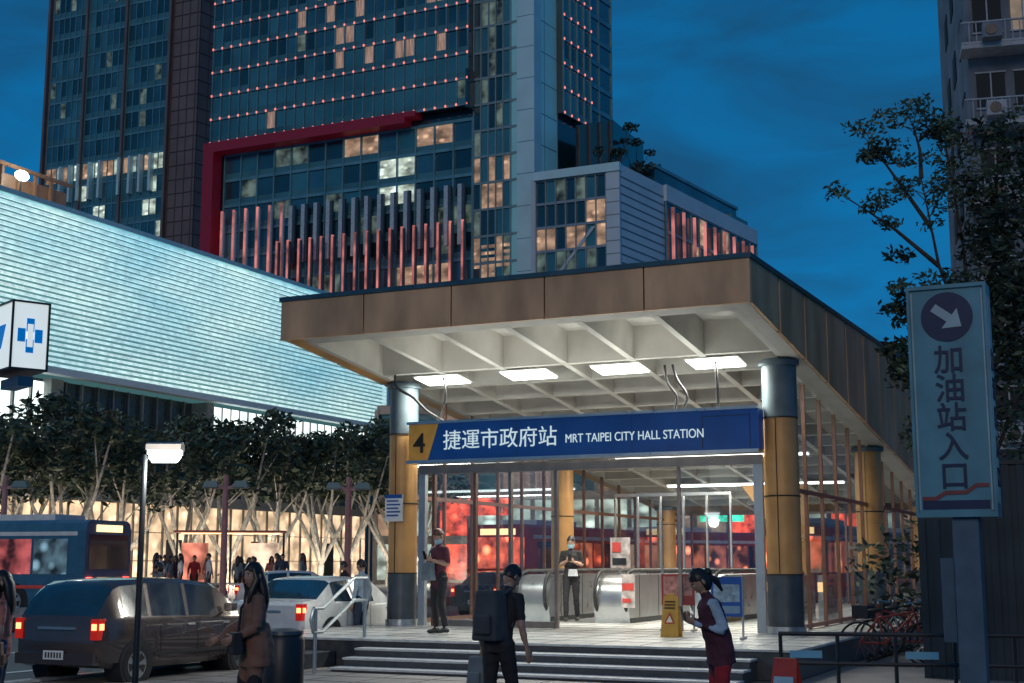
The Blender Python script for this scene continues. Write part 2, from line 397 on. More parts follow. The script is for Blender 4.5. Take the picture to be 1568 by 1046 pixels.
b.box(-.06,.06,-.03,.03,.66,.7,YP)
b.add([(-.09,-.1355,.22),(.09,-.1355,.22),(0,-.094,.4)],[(0,1,2)],M('caution_red',(.5,.03,.02),.5))
b.add([(-.055,-.138,.24),(.055,-.138,.24),(0,-.108,.35)],[(0,1,2)],M('caution_inner',(.85,.8,.6),.5))
for k in range(3): b.add([(-.09,-.105+.018*k,.46+.05*k),(.09,-.105+.018*k,.46+.05*k),(.09,-.096+.018*k,.48+.05*k),(-.09,-.096+.018*k,.48+.05*k)],[(0,1,2,3)],BLK)
b.build('boards',cs,fix=True)
ab=empty('notice_board_stand',(3.45,22.3,PZ),R(-20))
b=MB(); b.box(-.25,.25,-.02,.02,.35,.98,BLUE); b.box(-.21,.21,-.026,-.0205,.58,.86,M('board_print',(.2,.3,.38),.5,var=.5,scale=14)); b.box(-.21,.21,-.026,-.0205,.4,.52,M('board_text_band',(.14,.25,.36),.5))
for s in(-1,1): b.cyl((s*.25,0,0),(s*.25,0,1.0),.018,STEEL); b.box(s*.25-.02,s*.25+.02,-.2,.2,0,.04,STEEL)
b.build('stand',ab)
bs=empty('boarding_stand',(2.98,24.9,PZ),R(-20))
b=MB(); b.box(-.3,.3,-.02,.02,.45,1.0,M('stand_red',(.35,.04,.03),.5)); b.box(-.26,.26,-.03,-.021,.62,.96,M('stand_pink',(.45,.2,.17),.5,var=.6,scale=10))
for s in(-1,1): b.cyl((s*.28,0,0),(s*.28,0,1.15),.02,STEEL); b.box(s*.28-.02,s*.28+.02,-.2,.2,0,.04,STEEL)
b.build('stand',bs)

# ---------------------------------------------------------------- facades
def facade(b,x0,x1,z0,z1,nx,nz,pick,mf,y=0,mw=.12,mh=.25,md=.25,sp=None,dots=None):
    dx=(x1-x0)/nx; dz=(z1-z0)/nz
    for j in range(nz):
        for i in range(nx):
            a=x0+i*dx;c=z0+j*dz; m=pick(i,j)
            if sp: 
                b.quad((a,y-.01,c),(a+dx,y-.01,c),(a+dx,y-.01,c+dz*.28),(a,y-.01,c+dz*.28),sp)
                b.quad((a,y,c+dz*.28),(a+dx,y,c+dz*.28),(a+dx,y,c+dz),(a,y,c+dz),m)
            else: b.quad((a,y,c),(a+dx,y,c),(a+dx,y,c+dz),(a,y,c+dz),m)
    for i in range(nx+1):
        a=x0+i*dx; b.box(a-mw/2,a+mw/2,y-md,y+.02,z0,z1,mf)
    for j in range(nz+1):
        c=z0+j*dz; b.box(x0,x1,y-md*.7,y+.015,c-mh/2,c+mh/2,mf)
    if dots:
        for i in range(0,nx+1):
            for j in range(nz+1):
                a=x0+i*dx;c=z0+j*dz
                b.box(a-.1,a+.1,y-md-.1,y-md-.002,c-.14,c+.14,dots)
G1=M('tower_glass_dark',(.015,.055,.07),.1,.0,var=.5,scale=.08,spec=1.)
G2=M('tower_glass_teal',(.05,.20,.24),.15,.0,var=.4,scale=.1,spec=1.)
G3=M('tower_glass_blue',(.03,.12,.17),.08,.0,var=.5,scale=.12,spec=1.)
L1=EM('window_lit_warm',(1,.62,.40),.3,.6,.5,(1,1,1.6),spots=.5,spsc=.6)
L2=EM('window_lit_white',(.85,1,.85),.5,.7,.5,(1,1,1.6),spots=.9,spsc=.6)
L3=EM('window_lit_curtain',(1,.64,.5),.27,.4,2.5,(3,3,.2))
L4=EM('window_lit_dim',(.5,.7,.6),.12,.9,.6)
TM=M('tower_mullion',(.14,.32,.36),.4,.3,var=.2,scale=.5)
TB=M('tower_brown_cladding',(.17,.135,.135),.6,var=.2,scale=.2)
TBJ=M('tower_brown_joint',(.09,.07,.07),.7)
PALE=M('tower_skylit_panel',(.42,.88,.88),.4,.0,var=.08,scale=.2)  # cyan of the sky light put into the panel's base colour
WPIL=M('tower_white_pillar',(.56,.8,.82),.5,var=.08,scale=.3)
REDF=M('red_frame_cladding',(.26,.012,.035),.5,var=.15,em=(.5,.01,.04),es=.04)
DOT=EM('facade_dot_lamp',(1,.24,.19),1.3)
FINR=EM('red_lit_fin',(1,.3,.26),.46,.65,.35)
FING=M('grey_fin',(.5,.58,.62),.5)
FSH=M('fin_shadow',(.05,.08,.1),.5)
SP=M('tower_spandrel',(.07,.21,.24),.3,.1,var=.3,scale=.2)

mt=empty('hotel_tower',(.85,160,0),GR)
rnd=random.Random(3)
prev=[None]
def pk1(i,j):
    r=rnd.random()
    if prev[0] and r<.5: m=prev[0]; prev[0]=None; return m
    prev[0]=None
    if 1<j<8 and 9<i<25 and r<.16: prev[0]=L3; return L3
    if r<.02: return L3
    if r<.04: return L4
    if j<2: return G2
    if r<.4: return G1
    if r<.75: return G3
    return G2
b=MB(); b.box(-45,-6.2,-1.45,20,57.5,118,G1)
facade(b,-45,-6.2,57.5,117,26,18,pk1,TM,y=-1.5,mw=.13,mh=.3,md=.3,sp=SP,dots=DOT)
b.build('upper_block',mt)
b=MB(); b.box(-44.9,2.2,.05,20,0,57.4,G1)
b.box(-6.2,0,.05,20,57.4,118,G1)
def pk2(i,j):
    r=rnd.random()
    if j==12 and i in(7,8,11,12): return L1
    if j==11 and i in(9,10): return L2
    if j==10 and i in (9,10,): return L2
    if j==7 and 9<i<13: return L1
    if r<.08: return L4
    return G1 if r<.4 else (G3 if r<.75 else G2)
facade(b,-43.6,-6.2,10,56,14,13,pk2,TM,y=0,mw=.2,mh=.4,md=.3,sp=SP)
def pk3(i,j):
    r=rnd.random()
    if j<14 and r<.2: return L1
    if r<.25: return L4
    if r<.3: return L3
    return G1 if r<.6 else G2
facade(b,-6.1,-.05,4,118,6,34,pk3,M('strip_mullion',(.22,.33,.35),.5),y=0,mw=.14,mh=.3,md=.25)
for k in range(4): b.box(-6.0,-.1,-.04,.04,37+k*.8,37.4+k*.8,L1)
b.build('lower_glazing',mt)
b=MB(); b.box(0,2.3,-.6,20,0,118,WPIL)
for k in range(30): b.box(-.01,2.31,-.62,-.6,4*k-.04,4*k+.04,TM)
b.T=Matrix.Translation((2.3,-.5,0))@Matrix.Rotation(R(57+25),4,'Z')
b.box(0,19.8,.3,12,0,118,PALE)
for k in range(30): b.box(.02,5.6,.27,.3,4*k-.05,4*k+.05,TM)
b.box(2.7,2.78,.26,.3,0,118,TM)
facade(b,5.8,12.6,57,118,4,19,lambda i,j:G1 if rnd.random()<.6 else G2,TM,y=-.6,mw=.2,mh=.3,md=.2,sp=SP,dots=DOT)
b.box(5.7,12.7,-.58,.29,57,118,G1)
facade(b,13,19.7,57,118,2,19,lambda i,j:G3,TM,y=.25,mw=.15,mh=.6,md=.2)
b.box(5.8,19.8,.2,.29,40,56.9,G1)
b.build('side_face',mt)
b=MB()
b.box(-45.8,-14.8,-2.2,-.3,56.1,57.45,REDF); b.box(-45.8,-44.1,-2.2,-.3,20,56.1,REDF)
b.box(-14.8,-13.3,-2.2,-.3,56.8,57.45,REDF)
b.box(-6.4,-6.0,-1.9,.0,57.0,62,G1)
b.build('red_frame',mt)
b=MB()
for k in range(6):
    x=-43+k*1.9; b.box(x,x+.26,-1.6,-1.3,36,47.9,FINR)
    b.box(x+.27,x+.46,-1.5,-1.2,36,47.7,FING)
for k in range(14):
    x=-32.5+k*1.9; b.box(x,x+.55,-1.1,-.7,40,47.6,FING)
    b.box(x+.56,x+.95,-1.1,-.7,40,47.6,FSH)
for k in range(17):
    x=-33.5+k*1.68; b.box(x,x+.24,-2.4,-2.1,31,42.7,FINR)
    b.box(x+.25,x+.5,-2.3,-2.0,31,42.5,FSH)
b.box(-43.6,-6.3,-2.6,-.4,30.5,31,TM)
b.build('facade_fins',mt)

bt=empty('office_tower',(-48.1,200,0),GR)
b=MB(); b.box(-30.5,0,.05,24,0,130,TB)
def pk4(i,j):
    r=rnd.random()
    if j in(16,) : return L2 if r<.6 else L1
    if j in(13,14,15) and r<.4: return L2
    if j<12 and r<.28: return L2 if r<.2 else L1
    if r<.1: return L4
    return G1 if r<.4 else (G3 if r<.75 else G2)
for (xa_,xb_,n) in((-29.6,-22.6,6),(-22,-14.4,6),(-13.8,-5.6,6)):
    facade(b,xa_,xb_,3,129,n,35,pk4,TM,y=-.02,mw=.14,mh=.3,md=.15,sp=SP)
for x in(-30.3,-22.3,-14.1,-5.4): b.box(x-.22,x+.22,-.6,.04,0,130,TB)
for x in (-26,-24,-22.3,-20,-18,-14.1,-12,-10,-8): b.box(x-.2,x+.2,-.9,.04,58,64,WPIL)
for k in range(58): b.box(-5,0,-.06,.05,2.2*k-.06,2.2*k+.06,TBJ)
for k in range(4): b.box(-5+k*1.5-.05,-5+k*1.5+.05,-.05,.05,0,130,TBJ)
b.T=Matrix.Rotation(R(57+25),4,'Z')
b.box(0,24,0.0,.3,0,130,TB)
for k in range(58): b.box(0,24,-.06,.05,2.2*k-.06,2.2*k+.06,TBJ)
for k in range(12): b.box(k*2,k*2+.1,-.05,.05,0,130,TBJ)
b.build('tower_body',bt)

mb=empty('mall_building',(12.3,150,0),GR)
SLW=M('white_slat_panel',(.6,.68,.72),.5,var=.08,scale=.3); SLJ=M('slat_gap',(.2,.25,.27),.6)
b=MB(); b.box(-10.5,0,.05,20,0,46.4,G1)
def pk5(i,j):
    r=rnd.random()
    if j in(11,12) and r<.6: return L1
    if j<10 and r<.1: return L2
    if r<.35: return L4
    return G1 if r<.8 else G2
facade(b,-10.4,-1.7,6,45.6,7,14,pk5,M('mall_mullion',(.3,.35,.37),.4,.3),y=0,mw=.12,mh=.3,md=.3)
b.hexa([(-9,-.2,33),(-8.6,-.2,33),(-8.6,-.02,33),(-9,-.02,33),(-3.5,-.2,39.5),(-3,-.2,39.5),(-3,-.02,39.5),(-3.5,-.02,39.5)],FING)
b.box(-10.6,.1,-.6,.05,45.6,46.6,WPIL); b.box(-1.6,.0,-.4,.04,0,45.6,SLW)
for k in range(30): b.box(-1.6,.01,-.42,-.4,1.5*k,1.5*k+.1,SLJ)
b.box(-9,-4.2,9,20,46.4,55,G1); 
for k in range(4): b.box(-9+k*1.4,-8.7+k*1.4,8.7,9,46.4,54.8,DMET)
b.T=Matrix.Rotation(R(57+25),4,'Z')
b.box(0,38.5,.02,12,0,46.5,SLW)
for k in range(46): b.box(0,10.8,-.05,.02,1.0*k,1.0*k+.12,SLJ)
b.box(10.9,38.6,-.4,.01,44.6,46.6,SLW)
b.box(11,38.4,-.15,.01,20,44.6,G1)
facade(b,11,38.4,22,44.6,12,6,lambda i,j: L1 if rnd.random()<.16 else G1,TM,y=-.17,mw=.2,mh=.4,md=.15)
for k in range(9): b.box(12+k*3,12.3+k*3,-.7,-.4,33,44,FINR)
b.box(12.5,37,2,12,46.5,49.5,G3); b.box(12.3,37.2,1.8,12.2,49.5,49.9,TM); b.box(33,38.5,1,12,46.5,48,SP)
b.build('mall_body',mb)

ls=empty('department_store',(-28,75,0),R(65))
b=MB(); b.box(-45,41.5,.4,30,12.9,22.2,M('led_backing',(.05,.1,.11),.6,em=(.3,.75,.8),es=.15))
m,nt,out=newmat('led_louvre',True); N=nt.nodes; Lk=nt.links
p=N.new('ShaderNodeBsdfPrincipled'); p.inputs['Base Color'].default_value=(.6,.62,.62,1); Lk.new(p.outputs[0],out.inputs[0])
tc=N.new('ShaderNodeTexCoord'); mp=N.new('ShaderNodeMapping'); mp.inputs['Scale'].default_value=(.06,.0,.2)
nz=N.new('ShaderNodeTexNoise'); nz.inputs['Scale'].default_value=1; nz.inputs['Detail'].default_value=2
Lk.new(tc.outputs['Object'],mp.inputs[0]); Lk.new(mp.outputs[0],nz.inputs['Vector'])
cr=N.new('ShaderNodeValToRGB'); cr.color_ramp.elements[0].position=.3; cr.color_ramp.elements[1].position=.7
cr.color_ramp.elements[0].color=(.27,.58,.70,1); cr.color_ramp.elements[1].color=(.70,.92,.86,1)
Lk.new(nz.outputs[0],cr.inputs[0])
n2=N.new('ShaderNodeTexNoise'); n2.inputs['Scale'].default_value=2.2; n2.inputs['Detail'].default_value=3; Lk.new(tc.outputs['Object'],n2.inputs['Vector'])
mr=N.new('ShaderNodeMapRange'); mr.inputs[1].default_value=.3; mr.inputs[2].default_value=.7; mr.inputs[3].default_value=.6; mr.inputs[4].default_value=1.15; Lk.new(n2.outputs[0],mr.inputs[0])
Lk.new(cr.outputs[0],p.inputs['Emission Color']); Lk.new(mr.outputs[0],p.inputs['Emission Strength'])
LED=m
nl=30; dz=9.3/nl
for k in range(nl):
    z=12.9+k*dz; b.hexa([(-45,0,z+.03),(41.5,0,z+.03),(41.5,.4,z+.12),(-45,.4,z+.12),(-45,.02,z+dz*.66),(41.5,.02,z+dz*.66),(41.5,.4,z+dz*.74),(-45,.4,z+dz*.74)],LED)
b.box(-45,41.6,-.08,.6,22.2,22.5,WPIL); b.box(-45,41.6,-.08,.6,12.5,12.88,SLW); b.box(41.5,41.9,-.1,30,12.5,22.5,SLW)
for k in range(6): b.box(41.91,42.0,3+k*1.2,3.5+k*1.2,13,21,REDS)
b.build('louvred_screen',ls)
b=MB(); DG=M('store_dark_glass',(.05,.065,.07),.2,var=.3); STW=M('store_wall',(.25,.25,.24),.6)
b.box(-45,41,2.2,30,0,12.5,DG)
BRW=EM('store_bright_window',(.85,1,.97),1.9,.4,.5,(1,1,.4)); 
GOLD=EM('gold_lit_perforated_wall',(1,.70,.44),.95,.5,.9,(1,1,1),base=(.3,.22,.12),spots=.9,spsc=1.1)  # warm light on the wall put in as emission
b.box(-20,5,2.1,2.19,6.5,12.3,BRW)
b.box(19.7,41,1.0,2.19,9.2,12.3,BRW)
for k in range(44): b.box(-20+k*1.4,-19.86+k*1.4,1.9,2.09,5,12.49,FRAME if k%4 else STW)
b.box(5,6,1.5,2.2,5,12.5,STW); b.box(19,19.7,.9,2.2,5,12.5,STW)
for k in range(22): b.box(19.7+k,19.78+k,.9,.99,9.2,12.3,FRAME)
b.box(-45,41,1.5,2.19,.3,5.4,GOLD)
for k in range(60): b.box(-44+k*1.45,-43.9+k*1.45,1.35,1.49,0,5.4,STW)
for z in(1.8,3.6): b.box(-45,41,1.38,1.49,z,z+.05,STW)
b.box(-45,41.2,.8,2.3,5.4,6.1,STW)
for k in range(9): b.box(-40+k*9.3,-38.4+k*9.3,1.3,1.34,.3,3.2,DG)
b.build('lower_storeys',ls)
b=MB(); BRZ=M('bronze_lit_roof_screen',(.2,.13,.09),.5,em=(1,.5,.25),es=.03)  # lamplight on the screen put in as a faint warm glow
b.box(-30,8,4,14,22.2,24.8,BRZ)
for k in range(28): b.box(-30+k*1.35,-29.8+k*1.35,3.8,4,22.2,25.2,BRZ)
b.box(-30,8.2,3.7,3.9,25.2,25.4,BRZ); b.box(8,14,5,13,22.2,23.6,BRZ)
b.sph((3.2,3.0,24.6),(.5,.3,.32),HEADL); b.cyl((3.2,3.2,22.5),(3.2,3.0,24.4),.06,DMET)
b.build('roof_screen',ls)
lamp('roof_lamp_light','POINT',(3.2,2.4,24.6),200,(1,.75,.5),.3,ls)

sb=empty('shop_building',(16,95,0),R(-8))
b=MB(); b.box(-26,42,.1,15,0,13,M('shop_wall',(.2,.16,.13),.7))
def pk6(i,j):
    r=rnd.random()
    if j==0: return L1 if r<.45 else (L2 if r<.85 else REDS)
    if j==1: return REDS if r<.15 else (L1 if r<.6 else L2)
    return L1 if r<.3 else (L3 if r<.45 else G2)
facade(b,-26,42,.2,12.6,30,4,pk6,FRAME,y=0,mw=.3,mh=.6,md=.3)
for k,(x,z,w,h) in enumerate(((-20,5,4,1.2),(-9,8,1.2,3),(-3,4.5,3,.7),(6,6,2,2.5),(12,4.4,3.5,.8),(20,6,1.4,4),(28,5,5,1.4))):
    b.box(x,x+w,-.8,-.4,z,z+h,(REDS,WARM,GRNE)[k%3])
b.build('shop_front',sb)

ap=empty('apartment_building',(20.3,58,0),R(-14))
APW=M('apartment_render',(.16,.19,.23),.85,var=.35,scale=.5); APD=M('apartment_window',(.02,.03,.035),.6,spec=.2); BALF=M('balcony_front',(.13,.14,.155),.7,var=.4); APF=M('apartment_frame',(.35,.4,.45),.6)
b=MB(); b.box(0,22,.0,16,0,42,APW)
WR=M('window_reddish',(.1,.03,.03),.5,em=(1,.2,.15),es=.15); WD=EM('window_dim_home',(1,.7,.45),.12,.6,1.)
for f in range(11):
    z=3+f*3.5
    b.box(-.35,3.2,-1.3,-.002,z-.15,z+.05,APF); b.box(-.35,-.25,-1.3,0,z+.05,z+1.0,APW); b.box(-.35,3.2,-1.32,-1.22,z+.05,z+.15,APF)
    for q in range(12): b.box(-.33+q*.3,-.29+q*.3,-1.3,-1.25,z+.15,z+1.0,APF)
    b.box(-.35,3.2,-1.33,-1.22,z+1.0,z+1.06,APF)
    b.box(.3,1.5,-.05,.0,z+1.1,z+2.6,APD if f!=7 else WR); b.box(1.9,2.9,-.05,0,z+1.0,z+2.6,WD if f in(3,6) else APD)
    for (xw0,xw1) in((.3,1.5),(1.9,2.9),(4.2,6.5),(7.2,9)):
        b.box(xw0-.06,xw1+.06,-.09,-.051,z+.94,z+1.0,APF); b.box(xw0-.06,xw1+.06,-.09,-.051,z+2.6,z+2.66,APF); b.box((xw0+xw1)/2-.03,(xw0+xw1)/2+.03,-.09,-.051,z+1,z+2.6,APF)
    b.box(4.2,6.5,-.05,0,z+1,z+2.5,APD); b.box(7.2,9,-.05,0,z+1,z+2.5,WD if f==5 else APD); b.box(4,6.8,-.5,0,z+2.7,z+2.82,APW)
    b.box(.5,1.3,-1.9,-1.35,z+.1,z+.75,APF if f%3 else APW); b.cyl((.85,-1.91,z+.42),(.85,-1.95,z+.42),.24,DMET)
    b.box(3.4,3.6,-.3,0,z,z+3.5,APD)
b.box(-1.2,3.4,-1.9,.0,29.2,29.6,APW)
b.T=Matrix.Rotation(R(90),4,'Z')
for f in range(11):
    z=3+f*3.5
    for k in range(3): b.box(2+k*4,3.6+k*4,.0,.05,z+1,z+2.5,APD)
b.build('apartment_body',ap)

# ---------------------------------------------------------------- foliage
def leaves(b,c,r,n,size,mats,rg,flat=1.):
    for k in range(n):
        d=Vector((rg.gauss(0,1),rg.gauss(0,1),rg.gauss(0,1))); d.normalize(); d*=rg.random()**.45
        p=Vector(c)+Vector((d.x*r[0],d.y*r[1],d.z*r[2]))
        a=Vector((rg.gauss(0,1),rg.gauss(0,1),rg.gauss(0,.6)*flat)); a.normalize()
        q=a.cross(Vector((rg.gauss(0,1),rg.gauss(0,1),rg.gauss(0,1)))); q.normalize()
        s=size*rg.uniform(.6,1.3)
        b.add([p-a*s,p+q*s*.38,p+a*s,p-q*s*.38],[(0,1,2,3)],mats[0] if rg.random()<.65 else mats[1])
def street_tree_mesh(seed):
    rg=random.Random(seed); b=MB()
    fork=Vector((rg.uniform(-.1,.1),rg.uniform(-.1,.1),1.3))
    b.tube([(0,0,0),(0,0,.3),fork*.6,fork],[.26,.2,.16,.16],9,BARK)
    for k in range(5):
        a=k*1.26+rg.uniform(-.3,.3); out=rg.uniform(1.4,2.5); top=rg.uniform(5.2,7)
        e=Vector((math.cos(a)*out,math.sin(a)*out,top)); mid=fork.lerp(e,.5)+Vector((math.cos(a)*.25,math.sin(a)*.25,-.1))
        b.tube([fork,fork.lerp(mid,.5),mid,e],[.11,.095,.075,.035],7,BARK)
        for j in range(2):
            e2=mid.lerp(e,.4*j)+Vector((rg.uniform(-1.1,1.1),rg.uniform(-1.1,1.1),rg.uniform(.8,1.6)))
            b.tube([mid.lerp(e,.25*j),e2],[.045,.016],5,BARK)
            leaves(b,e2,(.9,.9,.5),80,.2,(LEAF,LEAFD),rg)
        leaves(b,e,(1.3,1.3,.8),180,.21,(LEAF,LEAFD),rg)
    for k in range(10):
        a=rg.uniform(0,6.28); rr=rg.uniform(.3,2.8)
        leaves(b,(math.cos(a)*rr,math.sin(a)*rr,rg.uniform(5.0,7.5)),(1.05,1.05,.55),120,.2,(LEAF,LEAFD),rg)
    return b
vars_=[street_tree_mesh(s).build('street_tree') for s in(1,2,3)]
tpos=[]
for i in range(11):
    tpos.append((-23.5+1.75*i+random.uniform(-.6,.6),53+3.9*i,1.0+.028*i))
for i in range(2): tpos.append((-27+3.0*i,60+6.2*i,1.1))
for i,(x,y,s) in enumerate(tpos):
    if i<3: o=vars_[i]
    else:
        o=bpy.data.objects.new('street_tree',vars_[i%3].data); COL.objects.link(o)
    o.location=(x,y,.0); o.rotation_euler=(0,0,i*1.7); o.scale=(s*1.02,s*1.02,s*random.uniform(.95,1.1))
ul=empty('tree_uplights',(0,0,0))
b=MB()
for i in range(0,11):
    x,y,s=tpos[i]
    lamp('uplight_%d'%i,'POINT',(x+.9,y-1.6,.75),240,(1,.90,.72),.15,ul)
    b.cyl((x+.9,y-1.6,0),(x+.9,y-1.6,.5),.1,DMET)
b.build('uplight_housings',ul)

rt=empty('roadside_tree',(0,0,0))
rg=random.Random(5); b=MB()
b.tube([(9.4,27.2,0),(9.35,27.2,2.5),(9.2,27.1,4.6),(9.25,27,5.8)],[.2,.17,.13,.11],10,BARKD)
limbs=[((9.2,27.1,4.6),(8.5,26.8,6.2),(7.9,26.6,7.1)),((9.25,27,5.8),(8.6,26.9,7.6),(8.3,26.8,9.4)),((8.6,26.9,7.6),(7.7,26.7,8.3),(7.0,26.6,8.75)),
 ((8.45,26.85,8.4),(7.8,26.7,9.3),(7.35,26.7,10.0)),((9.25,27,5.8),(9.2,27.2,8.2),(8.9,27.2,10.7)),((9.25,27,5.8),(9.8,27,8),(10,27,10.6)),((9.2,27.1,4.6),(9.9,26.8,6.3),(10.6,26.6,7.6)),
 ((9.35,27.2,3.4),(8.6,27,4.6),(7.9,26.9,5.2)),((9.35,27.2,3.2),(10,27,4.8),(10.6,26.8,5.6)),((8.3,26.8,9.4),(8.3,26.8,10),(8.15,26.7,10.5))]
for l in limbs:
    b.tube(l,[.05,.033,.012],6,BARKD)
    for k in range(9):
        t=rg.uniform(.3,1); p=Vector(l[1]).lerp(Vector(l[2]),t) ; q=p+Vector((rg.uniform(-.6,.6),rg.uniform(-.6,.6),rg.uniform(-.1,.55)))
        b.tube([p,q],[.012,.005],4,BARKD)
        leaves(b,q,(.3,.36,.15),40,.075,(LEAFR,LEAF),rg)
dense=[(7.75,26.6,6.7,.5,.3,220),(8.0,27,5.5,.6,.5,340),(7.6,26.8,5.9,.35,.25,130),(9.0,27,7.1,.9,.5,450),(9.9,26.8,8.6,.8,.8,700),(10.3,26.6,7.2,1.,.9,1200),(10.2,26.8,5.8,1.,.8,1000),(9.9,27,10.4,.7,.35,260),(9.1,27,4.6,.9,.9,650),(10.8,26.5,9.4,.8,.7,400),(8.6,27.2,5.9,.7,.6,380),(8.3,27,4.2,.6,.6,400),(8.75,27,10.5,.5,.25,130),(7.4,26.7,9.9,.4,.2,80),(10.4,27,4,1.2,1.,800),(7.9,27.2,7.9,.35,.2,70),(9.6,26.9,6.6,.8,.7,600),(9.5,26.8,8.0,.6,.5,320),(9.4,26.9,9.2,.5,.4,200),(10.2,26.5,9.6,.6,.5,260)]
for x,y,z,r,h,n in dense: leaves(b,(x,y,z),(r,r,h),n,.1,(LEAFD,LEAF),rg)
b.build('trunk_limbs_and_leaves',rt)
b=MB(); rg=random.Random(9)
for k in range(14): leaves(b,(6.9+.5*k,25.5+rg.uniform(-1,1),rg.uniform(.6,3.4)),(.8,.7,.8),190,.11,(LEAFD,LEAFD),rg)
b.build('hedge')
for (x,y,s) in((12.6,158,1.15),(15.0,161,1.),(17,164,.6)):
    b=MB(); rg=random.Random(int(x*10)); b.tube([(0,0,0),(.1,0,2),(0,0,3.5)],[.15,.1,.05],5,BARKD)
    for k in range(9):
        q=(rg.uniform(-2,2),rg.uniform(-1,1),rg.uniform(1.4,6.2)); b.tube([(0,0,1.5),q],[.06,.02],4,BARKD); leaves(b,q,(.8,.8,.5),45,.3,(LEAFD,LEAF),rg)
    o=b.build('rooftop_tree',None,(x,y,46.5)); o.scale=(s,s,s)

# ---------------------------------------------------------------- signs
gs=empty('filling_station_sign',(4.53,14,0),GR)
SB=M('sign_face_pale',(.10,.29,.37),.45,var=.22,scale=2); SBL=M('sign_deep_blue',(.008,.02,.08),.4); SBR=M('sign_red_band',(.22,.05,.05),.5); SBW=M('sign_border_white',(.35,.5,.55),.5)
b=MB(); b.box(-.37,.37,0,.32,2.2,4.53,SB)
for (x0,x1,z0,z1) in((-.4,.4,4.53,4.57),(-.4,.4,2.16,2.2)): b.box(x0,x1,-.03,.35,z0,z1,SB)
for s in(-1,1): b.box(s*.385-.015,s*.385+.015,-.03,.35,2.2,4.53,SB); b.box(s*.352-.008,s*.352+.008,-.012,-.001,2.23,4.5,SBW)
b.box(.4001,.404,.03,.29,2.3,4.43,SBW)
n=40; vs=[(0,-.012,4.23)]+[(.26*math.cos(2*math.pi*k/n),-.012,4.23+.26*math.sin(2*math.pi*k/n)) for k in range(n)]
b.add(vs,[(0,1+k,1+(k+1)%n) for k in range(n)],SBL)
ar=[(-.17,.045),(.03,.045),(.03,.13),(.18,0),(.03,-.13),(.03,-.045),(-.17,-.045)]
ca,sa=math.cos(R(-38)),math.sin(R(-38))
b.add([(x*ca-z*sa,-.02,4.23+x*sa+z*ca) for x,z in ar],[tuple(range(7))[::-1]],SBW)
b.box(-.33,.33,-.006,-.001,2.24,2.33,SBL)
b.add([(-.33,-.012,2.37),(-.2,-.012,2.37),(-.1,-.012,2.43),(.1,-.012,2.43),(.2,-.012,2.5),(.33,-.012,2.5),(.33,-.012,2.46),(.21,-.012,2.46),(.11,-.012,2.39),(-.09,-.012,2.39),(-.19,-.012,2.33),(-.33,-.012,2.33)],[tuple(range(12))],SBR)
b.build('sign_box',gs)
for k,ch in enumerate('加油站入口'): 
    text('character_%d'%k,ch,.31,gs,(0,-.015,3.67-.3*k),SBL,align='CENTER',offset=.003)
    text('side_character_%d'%k,ch,.24,gs,(.41,.16,3.68-.3*k),SBL,rot=(math.pi/2,0,math.pi/2),align='CENTER',offset=.003)
b=MB(); b.box(-.06,.2,.05,.3,.06,2.16,M('post_grey_blue',(.06,.12,.18),.5,var=.2)); b.box(-.1,.24,.0,.35,.06,.12,DMET)
b.box(-.2,-.062,.1,.28,.9,1.75,M('cabinet',(.05,.1,.15),.5)); b.build('post',gs,bevel=.01)

cl=empty('crossing_lightbox_sign',(-5.28,14,0),R(-50))
b=MB(); LBX=M('lightbox_face',(.7,.75,.75),.4,em=(.9,1,1),es=.6); CB=M('lightbox_blue',(.0,.16,.5),.4,em=(0,.25,.8),es=.4)
b.box(-.5,.24,-.0,.36,3.68,4.36,LBX); 
for z in(3.66,4.36): b.box(-.52,.26,-.02,.38,z,z+.02,DMET)
for (x,y) in((.24,-.02),(.24,.36),(-.52,-.02)): b.box(x,x+.02,y,y+.02,3.68,4.36,DMET)
b.add([(-.4,-.005,3.9),(-.05,-.005,3.9),(.06,-.005,4.15),(-.3,-.005,4.15)],[(0,1,2,3)],CB)
for (y,z) in((.18,4.13),(.18,3.91),(.09,4.02),(.27,4.02)): b.box(.245,.25,y-.04,y+.04,z-.07,z+.07,CB)
b.box(.251,.253,.15,.21,3.9,4.14,LBX)
b.cyl((-.95,.18,.06),(-.95,.18,4.8),.05,DMET); b.cyl((-.95,.18,4.2),(-.5,.18,4.2),.03,DMET); b.box(-.3,.2,.1,.26,3.5,3.6,M('small_plate_blue',(.02,.1,.2),.5))
b.build('lightbox',cl)

